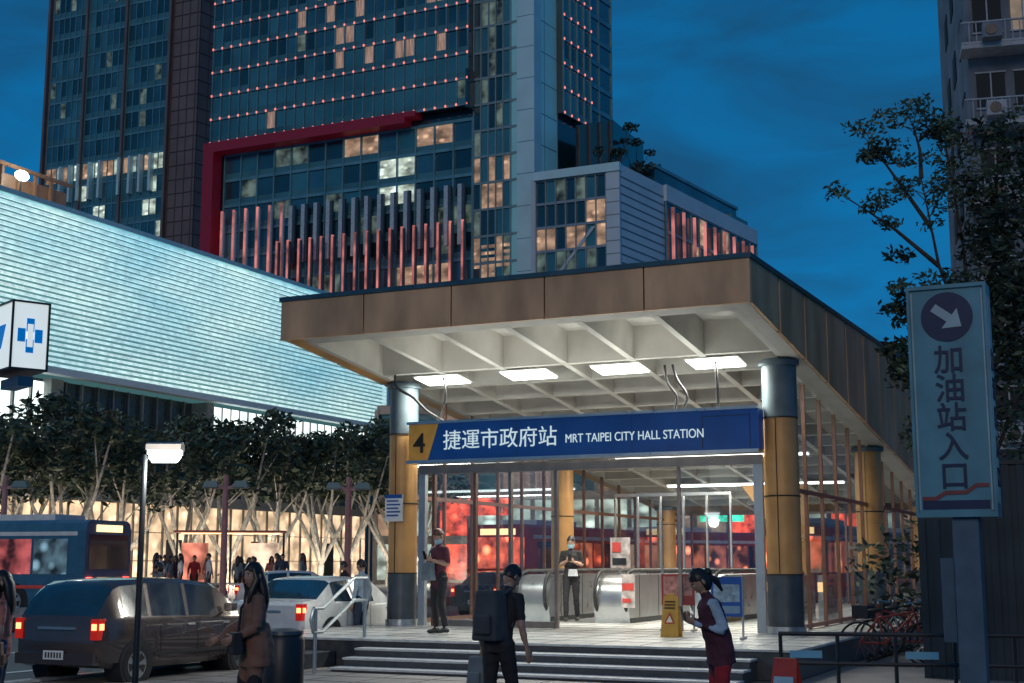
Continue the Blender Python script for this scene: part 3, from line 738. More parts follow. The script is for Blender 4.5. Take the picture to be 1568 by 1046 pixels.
sl=empty('street_lamp',(-4.3,16,0))
b=MB(); b.tube([(0,0,.0),(0,0,.3),(0,0,.32),(0,0,2.95)],[.07,.07,.04,.033],12,DMET)
b.tube([(0,0,2.86),(.06,0,2.98),(.12,0,3.0)],.02,8,DMET)
b.prism([(-.1,3.0),(.1,3.0),(.09,3.07),(0,3.1),(-.09,3.07)],.03,.44,STEEL)
b.box(.05,.42,-.09,.09,2.95,2.998,WHE); b.tube([(.06,-.02,2.94),(.1,-.02,2.93),(.38,-.02,2.93),(.42,-.02,2.94)],[.03,.075,.075,.03],14,WHE)
b.build('pole_and_head',sl)
lamp('lamp_light','POINT',(.24,-.05,2.75),110,(1,.97,.9),.12,sl)
PINK=M('lamp_pole_painted',(.4,.2,.2),.5)
for (x,y) in((-17.0,46),(-9.6,46),(-5.6,47)):
    e=empty('twin_arm_street_lamp',(x,y,0))
    b=MB(); b.tube([(0,0,0),(0,0,.5),(0,0,.52),(0,0,4.6)],[.16,.16,.12,.09],12,PINK)
    b.box(-.4,.4,-.06,.06,4.15,4.25,PINK)
    for s in(-1,1):
        b.tube([(s*.15,0,4.2),(s*.4,0,4.38)],.04,8,PINK)
        b.hexa([(s*.5-.27,-.15,4.2),(s*.5+.27,-.15,4.2),(s*.5+.27,.15,4.2),(s*.5-.27,.15,4.2),(s*.5-.18,-.1,4.42),(s*.5+.18,-.1,4.42),(s*.5+.18,.1,4.42),(s*.5-.18,.1,4.42)],COPE)
        b.box(s*.5-.24,s*.5+.24,-.12,.12,4.17,4.199,GREYC)
    b.build('pole_and_heads',e)

# ---------------------------------------------------------------- vehicles
CG=M('car_glass',(.015,.035,.05),.05,0,var=.2,spec=1.,coat=.6)
RIM=M('wheel_rim',(.45,.46,.47),.3,.8); PLATE=M('number_plate',(.7,.7,.68),.5); TYRE=M('tyre',(.02,.02,.02),.85)
LENS=M('tail_lens',(.35,.01,.01),.15,em=(1,.04,.02),es=.25); BRK=EM('brake_lamp',(1,.16,.06),7.)
def wheel(b,x,y,r,side):
    w=.1
    b.tube([(x,y-w,r),(x,y-w*.8,r),(x,y+w*.8,r),(x,y+w,r)],[r*.93,r,r,r*.93],28,TYRE,ref=(1,0,0))
    yo=y+side*(w+.003)
    b.tube([(x,yo-side*.03,r),(x,yo,r)],[r*.68,r*.66],24,RIM,ref=(1,0,0))
    for k in range(5):
        a=k*2*math.pi/5+.5
        c=Vector((x,yo+side*.006,r)); d=Vector((math.cos(a),0,math.sin(a)))
        d2=Vector((math.cos(a+.7),0,math.sin(a+.7)))
        b.add([c+d*r*.2,c+d*r*.6,c+d2*r*.6,c+d2*r*.2],[(0,1,2,3)],BLK)
    b.sph((x,yo,r),(.05,.02,.05),RIM,8)
def car(name,loc,ang,paint,stn,W,windows,screens,wb,rear_on=True,plate=True,L=4.2,r=.31,head=False,sc=1.):
    e=empty(name,loc,ang,sc); b=MB(); secs=[]
    for (x,zb,zbe,zr,wr,wf) in stn:
        w=W/2*wf; a=zr-zbe
        h=[(0,zb),(w*.88,zb),(w*.985,zb+.09),(w,(zb+zbe)*.5),(w*.985,zbe-.06),(w*.955,zbe),(w*wr,zbe+.84*a),(w*wr*.86,zbe+.965*a),(w*wr*.45,zbe+a*.995),(0,zr)]
        full=[(x,-q[0],q[1]) for q in h[::-1]]+[(x,q[0],q[1]) for q in h[1:]]
        secs.append(full)
    n=len(secs[0]); H=10
    for i in range(len(secs)-1):
        vs=secs[i]+secs[i+1]
        for k in range(n-1):
            j=(H-2-k) if k<H-1 else k-(H-1)
            gl=False
            if j==5 and i in windows: gl=True
            if j in(6,7,8) and i in screens: gl=True
            b.add([vs[k],vs[k+1],vs[k+1+n],vs[k+n]],[(0,1,2,3)],CG if gl else paint,not gl)
    b.add(secs[0],[tuple(range(n))],paint); b.add(secs[-1],[tuple(range(n))],paint)
    o=b.build('body',e); bm=bmesh.new(); bm.from_mesh(o.data); bmesh.ops.remove_doubles(bm,verts=bm.verts,dist=.0005); bmesh.ops.recalc_face_normals(bm,faces=bm.faces); bm.to_mesh(o.data); bm.free()
    o.data.set_sharp_from_angle(angle=R(32))
    b=MB()
    xr,xf=wb
    for x in(xr,xf):
        for s in(-1,1):
            b.tube([(x,s*(W/2-.3),r+.02),(x,s*(W/2+.006),r+.02)],[r+.055,r+.055],28,BLK,ref=(1,0,0))
            wheel(b,x,s*(W/2-.085),r,s)
    b.build('wheels',e)
    b=MB(); z=stn[1][2]
    for s in(-1,1):
        mm=lambda a,c:(min(s*a,s*c),max(s*a,s*c))
        y0,y1=mm(W/2-.05,W/2-.19)
        b.box(-.025,.14,y0,y1,z-.3,z-.0,LENS)
        if rear_on:
            y0,y1=mm(W/2-.075,W/2-.165); b.box(-.035,-.026,y0,y1,z-.16,z-.07,BRK)
            y0,y1=mm(W/2-.048,W/2-.044); b.box(.0,.1,y0,y1,z-.16,z-.07,BRK)
        xl=stn[-1][0]
        y0,y1=mm(W/2-.1,W/2-.32)
        b.box(xl-.22,xl-.02,y0,y1,.62,.74,HEADL if head else RIM)
        ym=s*(W/2+.06); xm=stn[-1][0]-1.25
        b.box(xm-.06,xm+.08,ym-.09,ym+.07,z+.03,z+.16,paint)
        yd=s*(W/2+.003)
        for xd in(xr+.55,xr+1.45,xf-.45): b.box(xd,xd+.008,yd-.004,yd+.001,.35,z-.03,BLK)
        for xd in(xr+1.2,xr+2.1): b.box(xd,xd+.16,yd-.004,yd+.02,z-.16,z-.13,RIM)
        b.box(xr+.4,xf-.4,yd-.004,yd+.012,.42,.47,BLK)
    b.box(-.05,.1,-W/2+.1,W/2-.1,.34,.5,paint)
    if plate:
        b.box(-.06,-.051,-.19,.19,.41,.54,PLATE)
        for k in range(6): b.box(-.064,-.0605,-.155+k*.055,-.125+k*.055,.435,.515,BLK)
    b.box(stn[-1][0]-.06,stn[-1][0]+.02,-W/2+.2,W/2-.2,.36,.5,BLK)
    b.box(-.03,.0,-.35,.35,z-.16,z-.12,RIM)
    b.build('trim_and_lights',e,bevel=.012)
    return e
van=[(0,.45,.93,.945,.9,.88),(.05,.33,1.0,1.04,.88,.94),(.20,.29,1.02,1.32,.86,.98),(.36,.27,1.02,1.49,.83,.995),(.52,.26,1.02,1.55,.81,1),(1.05,.25,1.01,1.585,.80,1),(1.13,.25,1.01,1.59,.80,1),(1.95,.24,.99,1.585,.80,1),(2.03,.24,.99,1.58,.80,1),(2.75,.25,.97,1.51,.80,1),(2.85,.25,.965,1.48,.81,1),(3.15,.255,.96,1.26,.84,1),(3.48,.26,.945,1.0,.88,.99),(3.9,.28,.85,.9,.9,.95),(4.12,.32,.70,.73,.9,.87),(4.2,.4,.6,.62,.9,.78)]
BRN=M('car_paint_brown',(.085,.062,.055),.22,.4,var=.08,coat=.8)
car('minivan',(-6.30,19.3,0),R(65),BRN,van,1.69,(4,6,8),(1,2,10,11),(.78,3.38),sc=.94)
sed=[(0,.45,.9,.92,.9,.88),(.08,.33,.95,.99,.9,.95),(.55,.28,.97,1.03,.88,.99),(1.1,.26,.97,1.38,.8,1),(1.2,.25,.97,1.41,.79,1),(1.75,.25,.96,1.45,.79,1),(1.84,.25,.96,1.45,.79,1),(2.6,.25,.94,1.42,.79,1),(2.7,.25,.935,1.4,.8,1),(3.35,.26,.92,.96,.88,.99),(4.1,.28,.8,.84,.9,.96),(4.45,.32,.62,.66,.9,.86),(4.5,.4,.56,.58,.9,.8)]
WP=M('car_paint_white',(.68,.7,.7),.25,0,var=.05,coat=.8)
SVP=M('car_paint_silver',(.35,.37,.38),.25,.5,var=.05,coat=.8); DKP=M('car_paint_dark',(.03,.035,.045),.25,.3,coat=.8)
car('sedan_car',(-4.6,25.9,0),R(66),WP,sed,1.75,(3,4,6),(2,8),(.95,3.6))
car('sedan_car',(-9.6,47.5,.0),R(20),WP,sed,1.75,(3,4,6),(2,8),(.95,3.6),head=True)
for (x,y,a,pt) in((-1.2,44,65,DKP),(1.2,52,65,DKP),(3.6,50,70,SVP),(6.2,55,65,DKP),(9.5,52,60,WP),(12.5,55,65,DKP),(16.0,50,68,SVP),(17.5,38,70,WP),(21,44,68,DKP)):  # the pair farthest right is out of view, added for reflections in the glass
    car('sedan_car',(x,y,0),R(a),pt,sed,1.75,(3,4,6),(2,8),(.95,3.6))
def bus(name,loc,ang,paint,L=11.,lits=(L1,),head=False,glow=False):
    e=empty(name,loc,ang); b=MB(); W=2.5
    pr=[(-1.22,.35),(1.22,.35),(1.25,.6),(1.25,2.7),(1.18,2.95),(1.0,3.05),(-1.0,3.05),(-1.18,2.95),(-1.25,2.7),(-1.25,.6)]
    b.prism(pr,0,L,paint); 
    for s in(-1,1):
        y=s*1.256
        nw=8; ww=(L-1.2)/nw
        for k in range(nw):
            x0=.6+k*ww; 
            b.box(x0+.05,x0+ww-.05,min(y,y+s*.012),max(y,y+s*.012),1.35,2.45,random.choice(lits) if k!=5 else CG)
        b.box(.3,L-.3,min(y,y+s*.01),max(y,y+s*.01),2.55,2.68,WHTP); b.box(.3,L-.3,min(y,y+s*.01),max(y,y+s*.01),.9,1.0,POR)
    b.box(-.02,-.001,-1.05,1.05,1.5,2.6,REDG if glow else CG); b.box(-.03,-.001,-.7,.7,2.68,2.9,WARM); b.box(L+.001,L+.02,-1.1,1.1,1.2,2.6,CG)  # with glow, the rear window is a red panel standing in for traffic lights
    for s in(-1,1):
        b.box(-.05,-.001,s*1.0-.14,s*1.0+.14,.75,1.25,REDE); b.box(L,L+.04,s*.9-.15,s*.9+.15,.6,.85,HEADL if head else RIM)
    b.box(1.5,5,-.8,.8,3.05,3.25,WHTP)
    b.box(-.06,-.001,-1.2,1.2,.36,.6,BLK)
    b.build('body',e,bevel=.03)
    b=MB()
    for x in(2.6,L-2.6):
        for s in(-1,1):
            b.tube([(x,s*.9,.52),(x,s*1.258,.52)],[.56,.56],24,BLK,ref=(1,0,0)); wheel(b,x,s*1.16,.48,s)
    b.build('wheels',e)
BB=M('bus_paint_blue',(.04,.15,.25),.35,var=.15); BR=M('bus_paint_red',(.25,.03,.025),.35,var=.2,em=(1,.1,.05),es=.04)
LB=EM('bus_window_lit',(.4,.7,.9),.16,.9,1.5,spots=.5,spsc=1.5)
LR=EM('bus_red_glow',(1,.24,.12),.45,.9,1.2,spots=3.5,spsc=1.3)  # scattered red traffic lights painted as glowing spots on bus windows
LRP=EM('bus_window_pink',(1,.2,.2),.28,.9,1.6,spots=1.3,spsc=2.)
bus('city_bus',(-13.0,44.5,0),R(162),BB,12.,(LB,CG,LRP,CG,LRP))
bus('city_bus',(-.5,49,0),R(63),BR,11.,(LR,L1,CG),glow=True)
bus('city_bus',(4.2,60,0),R(30),BR,11.,(LR,L1,LR),glow=True)
bus('city_bus',(14.5,62,0),R(20),BB,11.,(LR,L1,CG),glow=True)
bus('city_bus',(9.6,47,0),R(66),BB,10.,(LR,L1,LR),glow=True)
bus('city_bus',(19.5,40,0),R(66),BR,10.,(LR,L1,LR),glow=True)  # out of view, added so its red glow reflects in the side glass

bsx=empty('bus_shelter',(-15.3,62.5,.3),R(10))
b=MB(); b.box(0,5.0,-.8,.9,2.75,2.85,M('shelter_roof',(.4,.12,.08),.5))
for x in(.1,2.5,4.9): b.box(x-.05,x+.05,.5,.6,0,2.75,DMET)
b.box(.3,1.5,.45,.49,.5,2.3,EM('shelter_ad',(1,.3,.2),1.1,.8,1.)); b.box(3.4,4.7,.45,.49,.5,2.3,EM('shelter_ad_b',(1,.7,.5),.8,.8,1.2))
b.box(.3,4.8,.1,.5,.42,.5,STEEL); b.box(.3,4.7,-.3,.3,2.7,2.745,WARM)
b.build('shelter_body',bsx)

def bicycle(loc,rz,k):
    e=empty('bicycle',loc,rz); b=MB()
    for x in(-.52,.52):
        pts=[(x+.33*math.cos(a),0,.34+.33*math.sin(a)) for a in [2*math.pi*i/24 for i in range(25)]]
        b.tube(pts,.02,6,TYRE,ref=(0,1,0),caps=False)
        for i in range(10):
            a=i*math.pi/5; b.cyl((x,0,.34),(x+.31*math.cos(a),0,.34+.31*math.sin(a)),.003,STEEL,n=4)
    F=M('bike_paint_%d'%k,random.choice([(.1,.1,.12),(.3,.05,.04),(.2,.25,.28)]),.35,.3)
    for p,q in(((-.52,0,.34),(-.1,0,.34)),((-.1,0,.34),(-.22,0,.82)),((-.52,0,.34),(-.2,0,.74)),((-.1,0,.34),(.38,0,.82)),((-.2,0,.74),(.37,0,.86)),((.36,0,.95),(.52,0,.34))): b.cyl(p,q,.018,F,n=8)
    b.tube([(.3,-.28,.98),(.38,-.1,1.0),(.38,.1,1.0),(.3,.28,.98)],.014,6,STEEL); b.cyl((.36,0,.93),(.38,0,1.0),.014,STEEL)
    b.sph((-.24,0,.87),(.13,.08,.035),BLK,10); b.box(.5,.8,-.13,.13,.7,.92,DMET)
    b.build('frame_and_wheels',e)
for k in range(7): bicycle((6.2+.3*k,22.8+.62*k,.06),R(-35+random.uniform(-9,9)+180*(k%2)),k)
pb=empty('pedestrian_barrier',(3.0,15.6,0),R(-12))
b=MB()
for k in range(9): b.cyl((k*.62,0,.06),(k*.62,0,.92),.022,DMET,n=8)
for z in(.25,.6,.92): b.cyl((-.02,0,z),(5.1,0,z),.024,DMET,n=8)
BRF=M('barrier_reflector',(.08,.25,.4),.3,em=(.2,.6,.9),es=.05)
for k in range(0,8,2): b.box(.1+k*.62,.45+k*.62,-.03,-.024,.66,.74,BRF)
b.build('rails',pb)
hd=empty('construction_hoarding',(5.95,20.2,0),R(-25)); HD=M('hoarding_sheet',(.02,.035,.045),.5,.3,var=.3,scale=1.5)
b=MB(); b.box(0,9,.03,.08,.06,3.1,HD)
for k in range(45): b.box(k*.2,k*.2+.1,0,.03,.06,3.1,HD)
b.box(0,9,-.02,.1,3.1,3.16,DMET); b.build('sheets',hd)
tc_=empty('folding_barricade',(2.8,14.3,.06),R(-30))
b=MB()
for s in(-1,1):
    vs=[(-.16,s*.2,0),(.16,s*.2,0),(.12,s*.02,.68),(-.12,s*.02,.68)]; v2=[(v[0],v[1]-s*.02,v[2]) for v in vs]
    b.hexa(vs+v2 if s<0 else v2+vs,M('barricade_red%d'%s,(.4,.04,.03),.5))
b.add([(-.12,-.165,.18),(.12,-.165,.18),(.1,-.085,.5),(-.1,-.085,.5)],[(0,1,2,3)],M('barricade_pale',(.3,.5,.6),.5)); b.build('boards',tc_,fix=True)

# ---------------------------------------------------------------- people
def hand(b,w,d,nrm,side,skin,curl=.5):
    d=Vector(d).normalized(); nrm=Vector(nrm); nrm=(nrm-d*nrm.dot(d)).normalized(); sd=d.cross(nrm)*side
    w=Vector(w)
    b.tube([w-d*.03,w,w+d*.035,w+d*.08,w+d*.09],[(.022,.017),(.025,.017),(.036,.016),(.038,.014),(.034,.010)],10,skin,ref=sd)
    for i,(off,ln) in enumerate(((.028,.068),(.0095,.078),(-.0095,.072),(-.028,.058))):
        p=w+d*.082+sd*off; dd=d.copy(); nn=nrm.copy(); pts=[p-d*.015,p]; 
        for j,f in enumerate((.45,.3,.25)):
            a=curl*(.7+.25*j); d2=(dd*math.cos(a)+nn*math.sin(a)).normalized(); nn=(nn*math.cos(a)-dd*math.sin(a)).normalized(); dd=d2
            p=p+dd*ln*f*1.05; pts.append(p)
        b.tube(pts,[.009,.0088,.008,.0072,.0055],7,skin)
    p=w+d*.025+sd*.026; t=(d*.6+sd*.75+nrm*.35).normalized(); t2=(d*.9+sd*.2+nrm*.45).normalized()
    b.tube([p-t*.01,p,p+t*.036,p+t*.036+t2*.028],[.011,.0125,.010,.007],7,skin)
def headm(e,c,pitch,yaw,skin,hair,mask,style,top=None):
    mt=Matrix.Rotation(yaw,3,'Z')@Matrix.Rotation(-pitch,3,'X')
    def face(d,v):
        v=v.copy()
        if d.z<0:
            k=(-d.z)**1.6; v.x*=1-.38*k
            if d.y<0: v.y*=1-.25*k
            v.y+=.012*k if d.y>0 else 0
        g=lambda x,z,sx,sz: math.exp(-((d.x-x)/sx)**2-((d.z-z)/sz)**2) if d.y>0 else 0
        v.y+=.024*g(0,-.16,.11,.14)+.010*g(0,.0,.08,.2)
        v.y-=.011*(g(.36,.06,.17,.13)+g(-.36,.06,.17,.13))
        v.y+=.008*g(0,-.48,.2,.06)+.008*g(0,-.6,.2,.06)-.006*g(0,-.54,.25,.03)+.008*g(0,-.85,.3,.12)
        v.y+=.006*(g(.3,.22,.25,.06)+g(-.3,.22,.25,.06))
        return v
    b=MB(); rr=(.076,.096,.118)
    b.sph(c,rr,skin,36,mt,face)
    C=Vector(c)
    for s in(-1,1):
        b.sph(C+mt@Vector((s*.078,-.008,-.005)),(.012,.02,.032),skin,8,mt)
        b.sph(C+mt@Vector((s*.029,.0775,.006)),(.0135,.011,.008),EYEW,8,mt); b.sph(C+mt@Vector((s*.029,.0865,.006)),(.006,.004,.006),EYED,8,mt)
        b.tube([C+mt@Vector((s*.014,.091,.026)),C+mt@Vector((s*.032,.09,.031)),C+mt@Vector((s*.048,.08,.026))],[.003,.0035,.002],5,hair)
    if not mask: b.sph(C+mt@Vector((0,.092,-.063)),(.021,.008,.007),LIP,10,mt)
    b.build('head',e)
    if mask:
        b=MB(); n=16; vs=[];fs=[]
        for i in range(9):
            for k in range(n+1):
                z=-.03-.10*i/8; a=math.pi*(.5+ (k/n-.5)*.86)
                rad=math.sqrt(max(.05,1-(z/.118)**2)) if z>-.1 else .6
                mid=math.sin(math.pi*i/8)*.014+ math.exp(-(math.cos(a)/.25)**2)*.02*math.sin(math.pi*min(1,(i+1)/8))
                zz=max(z,-.112)
                r1=.076*(1-.25*(i/8)**1.6)+.005; r2=.096*max(.8,rad)+.004+mid
                vs.append(C+mt@Vector((math.cos(a)*r1,math.sin(a)*r2,zz)))
        for i in range(8):
            for k in range(n): q=i*(n+1)+k; fs.append((q,q+1,q+n+2,q+n+1))
        b.add(vs,fs,mask,True); b.build('face_mask',e)
    b=MB()
    def hfn(d,v):
        f=1.12
        low=(d.y>.2 and d.z<.34-.3*max(0,abs(d.x)-.3)) 
        if low: f=.86
        if d.z<-.35 : f=.9 if style=='short' else f
        f+=.06*noise.noise(Vector((d.x*5,d.y*5,d.z*5)))+.03*noise.noise(Vector((d.x*16,d.y*16,d.z*9)))
        return v*f+Vector((0,-.004,.006))
    b.sph(C,rr,hair,44,mt,hfn)
    if style=='long':
        b.tube([C+mt@Vector((0,-.03,.06)),C+mt@Vector((0,-.065,-.03)),C+Vector((0,-.085,-.13)),C+Vector((.0,-.10,-.24)),C+Vector((0,-.10,-.33)),C+Vector((.01,-.09,-.38))],[(.08,.06),(.1,.065),(.105,.06),(.095,.055),(.07,.035),(.02,.01)],16,hair,ref=(1,0,0))
        for s in(-1,1): b.tube([C+mt@Vector((s*.055,.045,.07)),C+mt@Vector((s*.082,.03,-.03)),C+Vector((s*.09,.03,-.14)),C+Vector((s*.085,.05,-.24)),C+Vector((s*.07,.06,-.3))],[.022,.03,.034,.026,.006],8,hair)
    if style=='bun':
        b.sph(C+mt@Vector((0,-.115,.03)),(.045,.04,.045),hair,12,mt)
        b.tube([C+mt@Vector((0,-.10,.0)),C+mt@Vector((0,-.14,-.08)),C+mt@Vector((0,-.13,-.2))],[.03,.035,.012],8,hair)
    if style=='cap':
        b.sph(C+mt@Vector((0,0,.035)),(.09,.108,.095),DMET,20,mt,lambda d,v:v if d.z>0 else v*.97)
        b.add([C+mt@Vector(p) for p in((-.07,.07,.05),(.07,.07,.05),(.06,.17,.035),(-.06,.17,.035))],[(0,1,2,3)],DMET)
    b.build('hair',e)
PH=M('phone_black',(.01,.01,.012),.15)
def person(name,loc,rz,H=1.7,top=None,pants=None,shoe=BLK,skin=SKIN,hair=HAIR,style='short',mask=None,arms='phone',lean=0.,pitch=.15,yaw=0,stride=.0,vox=.014,longs=True,extra=None,slim=1.,phone=True,legs=None):
    e=empty(name,loc,rz,H/1.7)
    def P(x,y,z): return Vector((x,y+lean*max(0,z-.93),z-.35*lean*max(0,z-.93)*abs(lean)))
    if arms=='phone': A=[((.225,-.03,1.13),(.07,.2,1.22)),((-.225,-.03,1.13),(-.07,.2,1.20))]
    elif arms=='down': A=[((.24,-.03,1.12),(.26,.03,.87)),((-.24,-.03,1.12),(-.26,.03,.87))]
    elif arms=='walk': A=[((.24,-.12,1.14),(.25,-.1,.9)),((-.24,.06,1.13),(-.23,.22,.98))]
    else: A=arms
    T=[(.0,.0,.83),(0,0,.93),(0,0,1.06),(0,.008,1.2),(0,.0,1.32),(0,-.012,1.40),(0,-.015,1.445)]
    TR=[(.14,.105),(.160*slim,.115),(.14*slim,.102),(.155*slim,.115),(.168*slim,.112),(.135*slim,.085),(.065,.06)]
    prt=[('top',[P(*p) for p in T],TR,(1,0,0))]
    prt.append(('skin',[P(0,-.015,1.41),P(0,.0,1.47),P(0,.012,1.56)],[.056,.052,.05],(1,0,0)))
    wr=[]
    for sgn,(el,wrp) in zip((1,-1),A):
        sh=P(sgn*.165*slim,-.005,1.385); E=P(*el); Wp=P(*wrp)
        prt.append(('top',[P(sgn*.09,-.005,1.38),sh,sh.lerp(E,.5),sh.lerp(E,.8) if not longs else E],[.06,.064,.054,.05],None))
        if longs: prt.append(('top',[E,E.lerp(Wp,.5),Wp],[.05,.042,.034],None))
        else:
            prt.append(('skin',[sh.lerp(E,.5),E],[.045,.04],None)); prt.append(('skin',[E,E.lerp(Wp,.35),Wp],[.04,.038,.026],None))
        wr.append((sgn,E,Wp))
    lg=legs or [((.1,.03+stride*.45,.49),(.105,-.03+stride*.9,.09)),((-.1,.03-stride*.3,.49),(-.105,-.06-stride*.9,.1))]
    for sgn,(kn,an) in zip((1,-1),lg):
        hp=Vector((sgn*.088,0,.9)); K=Vector(kn); An=Vector(an)
        prt.append(('pants',[hp+Vector((0,0,.03)),hp.lerp(K,.3),K],[.098*slim,.09*slim,.064],None))
        prt.append(('pants',[K,K.lerp(An,.35),An+Vector((0,0,.02))],[.064,.062,.05],None))
        prt.append(('shoe',[An+Vector((0,-.05,-.045)),An+Vector((0,.05,-.045)),An+Vector((0,.15,-.055)),An+Vector((0,.185,-.06))],[(.042,.04),(.044,.042),(.046,.032),(.03,.02)],(1,0,0)))
    mats={'top':top,'skin':skin,'pants':pants,'shoe':shoe}
    over=set()
    if extra:
        for lab,mt_,pts,rd,ref in extra: prt.append((lab,[P(*p) for p in pts],rd,ref)); mats[lab]=mt_; over.add(lab)
    b=MB()
    for lab,pts,rd,ref in prt: b.tube(pts,rd,14,skin,ref=ref)
    tmp=b.build('tmp_body'); md=tmp.modifiers.new('r','REMESH'); md.mode='VOXEL'; md.voxel_size=vox
    sm=tmp.modifiers.new('s','SMOOTH'); sm.iterations=3; sm.factor=.5
    dg=bpy.context.evaluated_depsgraph_get(); dg.update()
    me=bpy.data.meshes.new_from_object(tmp.evaluated_get(dg)); om=tmp.data
    bpy.data.objects.remove(tmp); bpy.data.meshes.remove(om)
    me.materials.clear(); labs=list(mats.keys())
    for l in labs: me.materials.append(mats[l])
    nv=len(me.vertices); co_=np.empty(nv*3); me.vertices.foreach_get('co',co_); co_=co_.reshape(-1,3)
    nn=np.empty(nv*3); me.vertices.foreach_get('normal',nn); nn=nn.reshape(-1,3)
    if vox<.02:
        amp=np.array([noise.noise(Vector((c[0]*9,c[1]*9,c[2]*16)))*.008+noise.noise(Vector((c[0]*22,c[1]*22,c[2]*30)))*.004 if c[2]<1.42 else 0 for c in co_])
        co_=co_+nn*amp[:,None]; me.vertices.foreach_set('co',co_.ravel())
    n=len(me.polygons); cen=np.empty(n*3); me.polygons.foreach_get('center',cen); cen=cen.reshape(-1,3)
    best=np.full(n,1e9); lab_i=np.zeros(n,dtype=np.int32)
    for lab,pts,rd,ref in prt:
        if not isinstance(rd,(list,tuple)): rd=[rd]*len(pts)
        for i in range(len(pts)-1):
            a=np.array(pts[i]); c=np.array(pts[i+1]); ab_=c-a; tt=((cen-a)@ab_)/max(1e-9,ab_@ab_); t=np.clip(tt,0,1)
            q=a+t[:,None]*ab_; mr=lambda r:(sum(r)/2 if isinstance(r,(list,tuple)) else r)
            r=mr(rd[i])*(1-t)+mr(rd[i+1])*t; dd=np.linalg.norm(cen-q,axis=1)-r
            if lab in over: dd=np.where((tt>=-.02)&(tt<=1.02),dd-.06,dd)
            k=dd<best; best[k]=dd[k]; lab_i[k]=labs.index(lab)
    me.polygons.foreach_set('material_index',lab_i); me.polygons.foreach_set('use_smooth',[True]*n); me.update()
    o=bpy.data.objects.new('body',me); COL.objects.link(o); o.parent=e
    b=MB()
    for sgn,E,Wp in wr:
        d=(Wp-E).normalized()
        if arms=='phone': 
            tgt=Vector((0,Wp.y+.1,Wp.z+.05)); dd=(tgt-Wp).normalized()
            hand(b,Wp,dd,Vector((-sgn*.8,-.3,.4)),1 if sgn>0 else -1,skin,.5)
        else: hand(b,Wp,d,Vector((-sgn,.2,0)),1 if sgn>0 else -1,skin,.3)
    if arms=='phone':
        w0=(wr[0][2]+wr[1][2])/2; c=w0+Vector((0,.09,.075)); 
        b.hexa([c+Vector(v) for v in((-.037,-.01,-.07),(.037,-.01,-.07),(.037,-.002,-.07),(-.037,-.002,-.07),(-.037,.03,.07),(.037,.03,.07),(.037,.038,.07),(-.037,.038,.07))],PH)
    b.build('hands',e)
    headm(e,P(0,.02,1.60) ,pitch,yaw,skin,hair,mask,style)
    return e,P
def cloth(n,c,**k): return M(n,c,.85,var=.25,scale=6,bump=.2,**k)
MAROON=cloth('tshirt_maroon',(.11,.03,.045)); BLKC=cloth('cloth_black',(.022,.022,.026)); NAVY=cloth('cloth_navy',(.03,.045,.08)); DEN=cloth('denim',(.04,.065,.11))
TANC=cloth('cardigan_tan',(.24,.125,.085)); SALM=cloth('salmon_top',(.5,.17,.13)); LBL=cloth('sleeve_pale_blue',(.4,.52,.62)); GRYB=cloth('bag_grey',(.16,.2,.22)); REDK=cloth('skirt_red',(.35,.02,.03)); WHC=cloth('cloth_white',(.55,.56,.58))
def bag(e,name,c,sz,mat,strap=None,bev=.03,rz=0):
    b=MB(); x,y,z=sz; b.hexa([(-x,-y,-z),(x,-y,-z),(x,y,-z),(-x,y,-z),(-x*.85,-y*.7,z),(x*.85,-y*.7,z),(x*.85,y*.8,z),(-x*.85,y*.8,z)],mat)
    b.box(-x*.7,x*.7,-y*1.3,-y*.9,-z*.75,z*.05,mat)
    o=b.build(name,e,c,(0,0,rz),bevel=bev)
    if strap:
        b=MB(); b.tube(strap,.014,6,mat); b.build(name+'_strap',e)
e,P=person('man_looking_at_phone',(-1.26,24.0,PZ),R(128),1.76,MAROON,BLKC,hair=HAIRB,mask=MASKM,longs=False,pitch=.42,vox=.012)
bag(e,'shoulder_bag',(.03,.20,1.02),(.14,.06,.15),GRYB,[(.08,.2,1.15),(.13,.1,1.36),(.12,-.02,1.46),(.0,-.13,1.35),(-.12,-.1,1.2)],.05)
e,P=person('man_in_black',(1.24,29.0,PZ),R(172),1.73,BLKC,BLKC,mask=MASKM,longs=False,pitch=.25,vox=.013,stride=.12)
bag(e,'waist_bag',(-.05,.15,.98),(.1,.04,.07),WHC,None,.02)
BPK=cloth('backpack_dark',(.06,.07,.08))
e,P=person('man_with_backpack',(-.13,13.4,.06),R(-40),1.62,BLKC,BLKC,longs=False,arms=[((.25,.0,1.12),(.29,.10,.88)),((-.25,-.03,1.12),(-.26,.05,.87))],lean=.28,pitch=.6,yaw=-.2,stride=.16,phone=False,vox=.012)
bag(e,'backpack',(-.02,-.10,1.2),(.16,.12,.25),BPK,[(.11,-.08,1.4),(.12,.05,1.46),(.12,.16,1.3),(.14,.04,1.08)],.07)
bag(e,'plastic_bag',(-.30,.05,.62),(.12,.08,.16),GRYB,[(-.26,.05,.86),(-.3,.05,.76)],.04)
e,P=person('woman_in_cardigan',(-2.33,12.6,.06),R(112),1.62,TANC,BLKC,style='long',pitch=.05,yaw=.5,slim=.95,vox=.012,phone=False,stride=.12,
  arms=[((.24,.06,1.13),(.26,.27,1.02)),((-.22,.02,1.12),(-.13,.2,1.03))],
  extra=[('coat',TANC,[(0,-.01,1.15),(0,-.03,.95),(0,-.04,.76)],[(.17,.13),(.2,.16),(.215,.17)],(1,0,0)),('sleeve',TANC,[(.24,.06,1.13),(.25,.17,1.06),(.26,.24,.97)],[.065,.08,.08],None)])
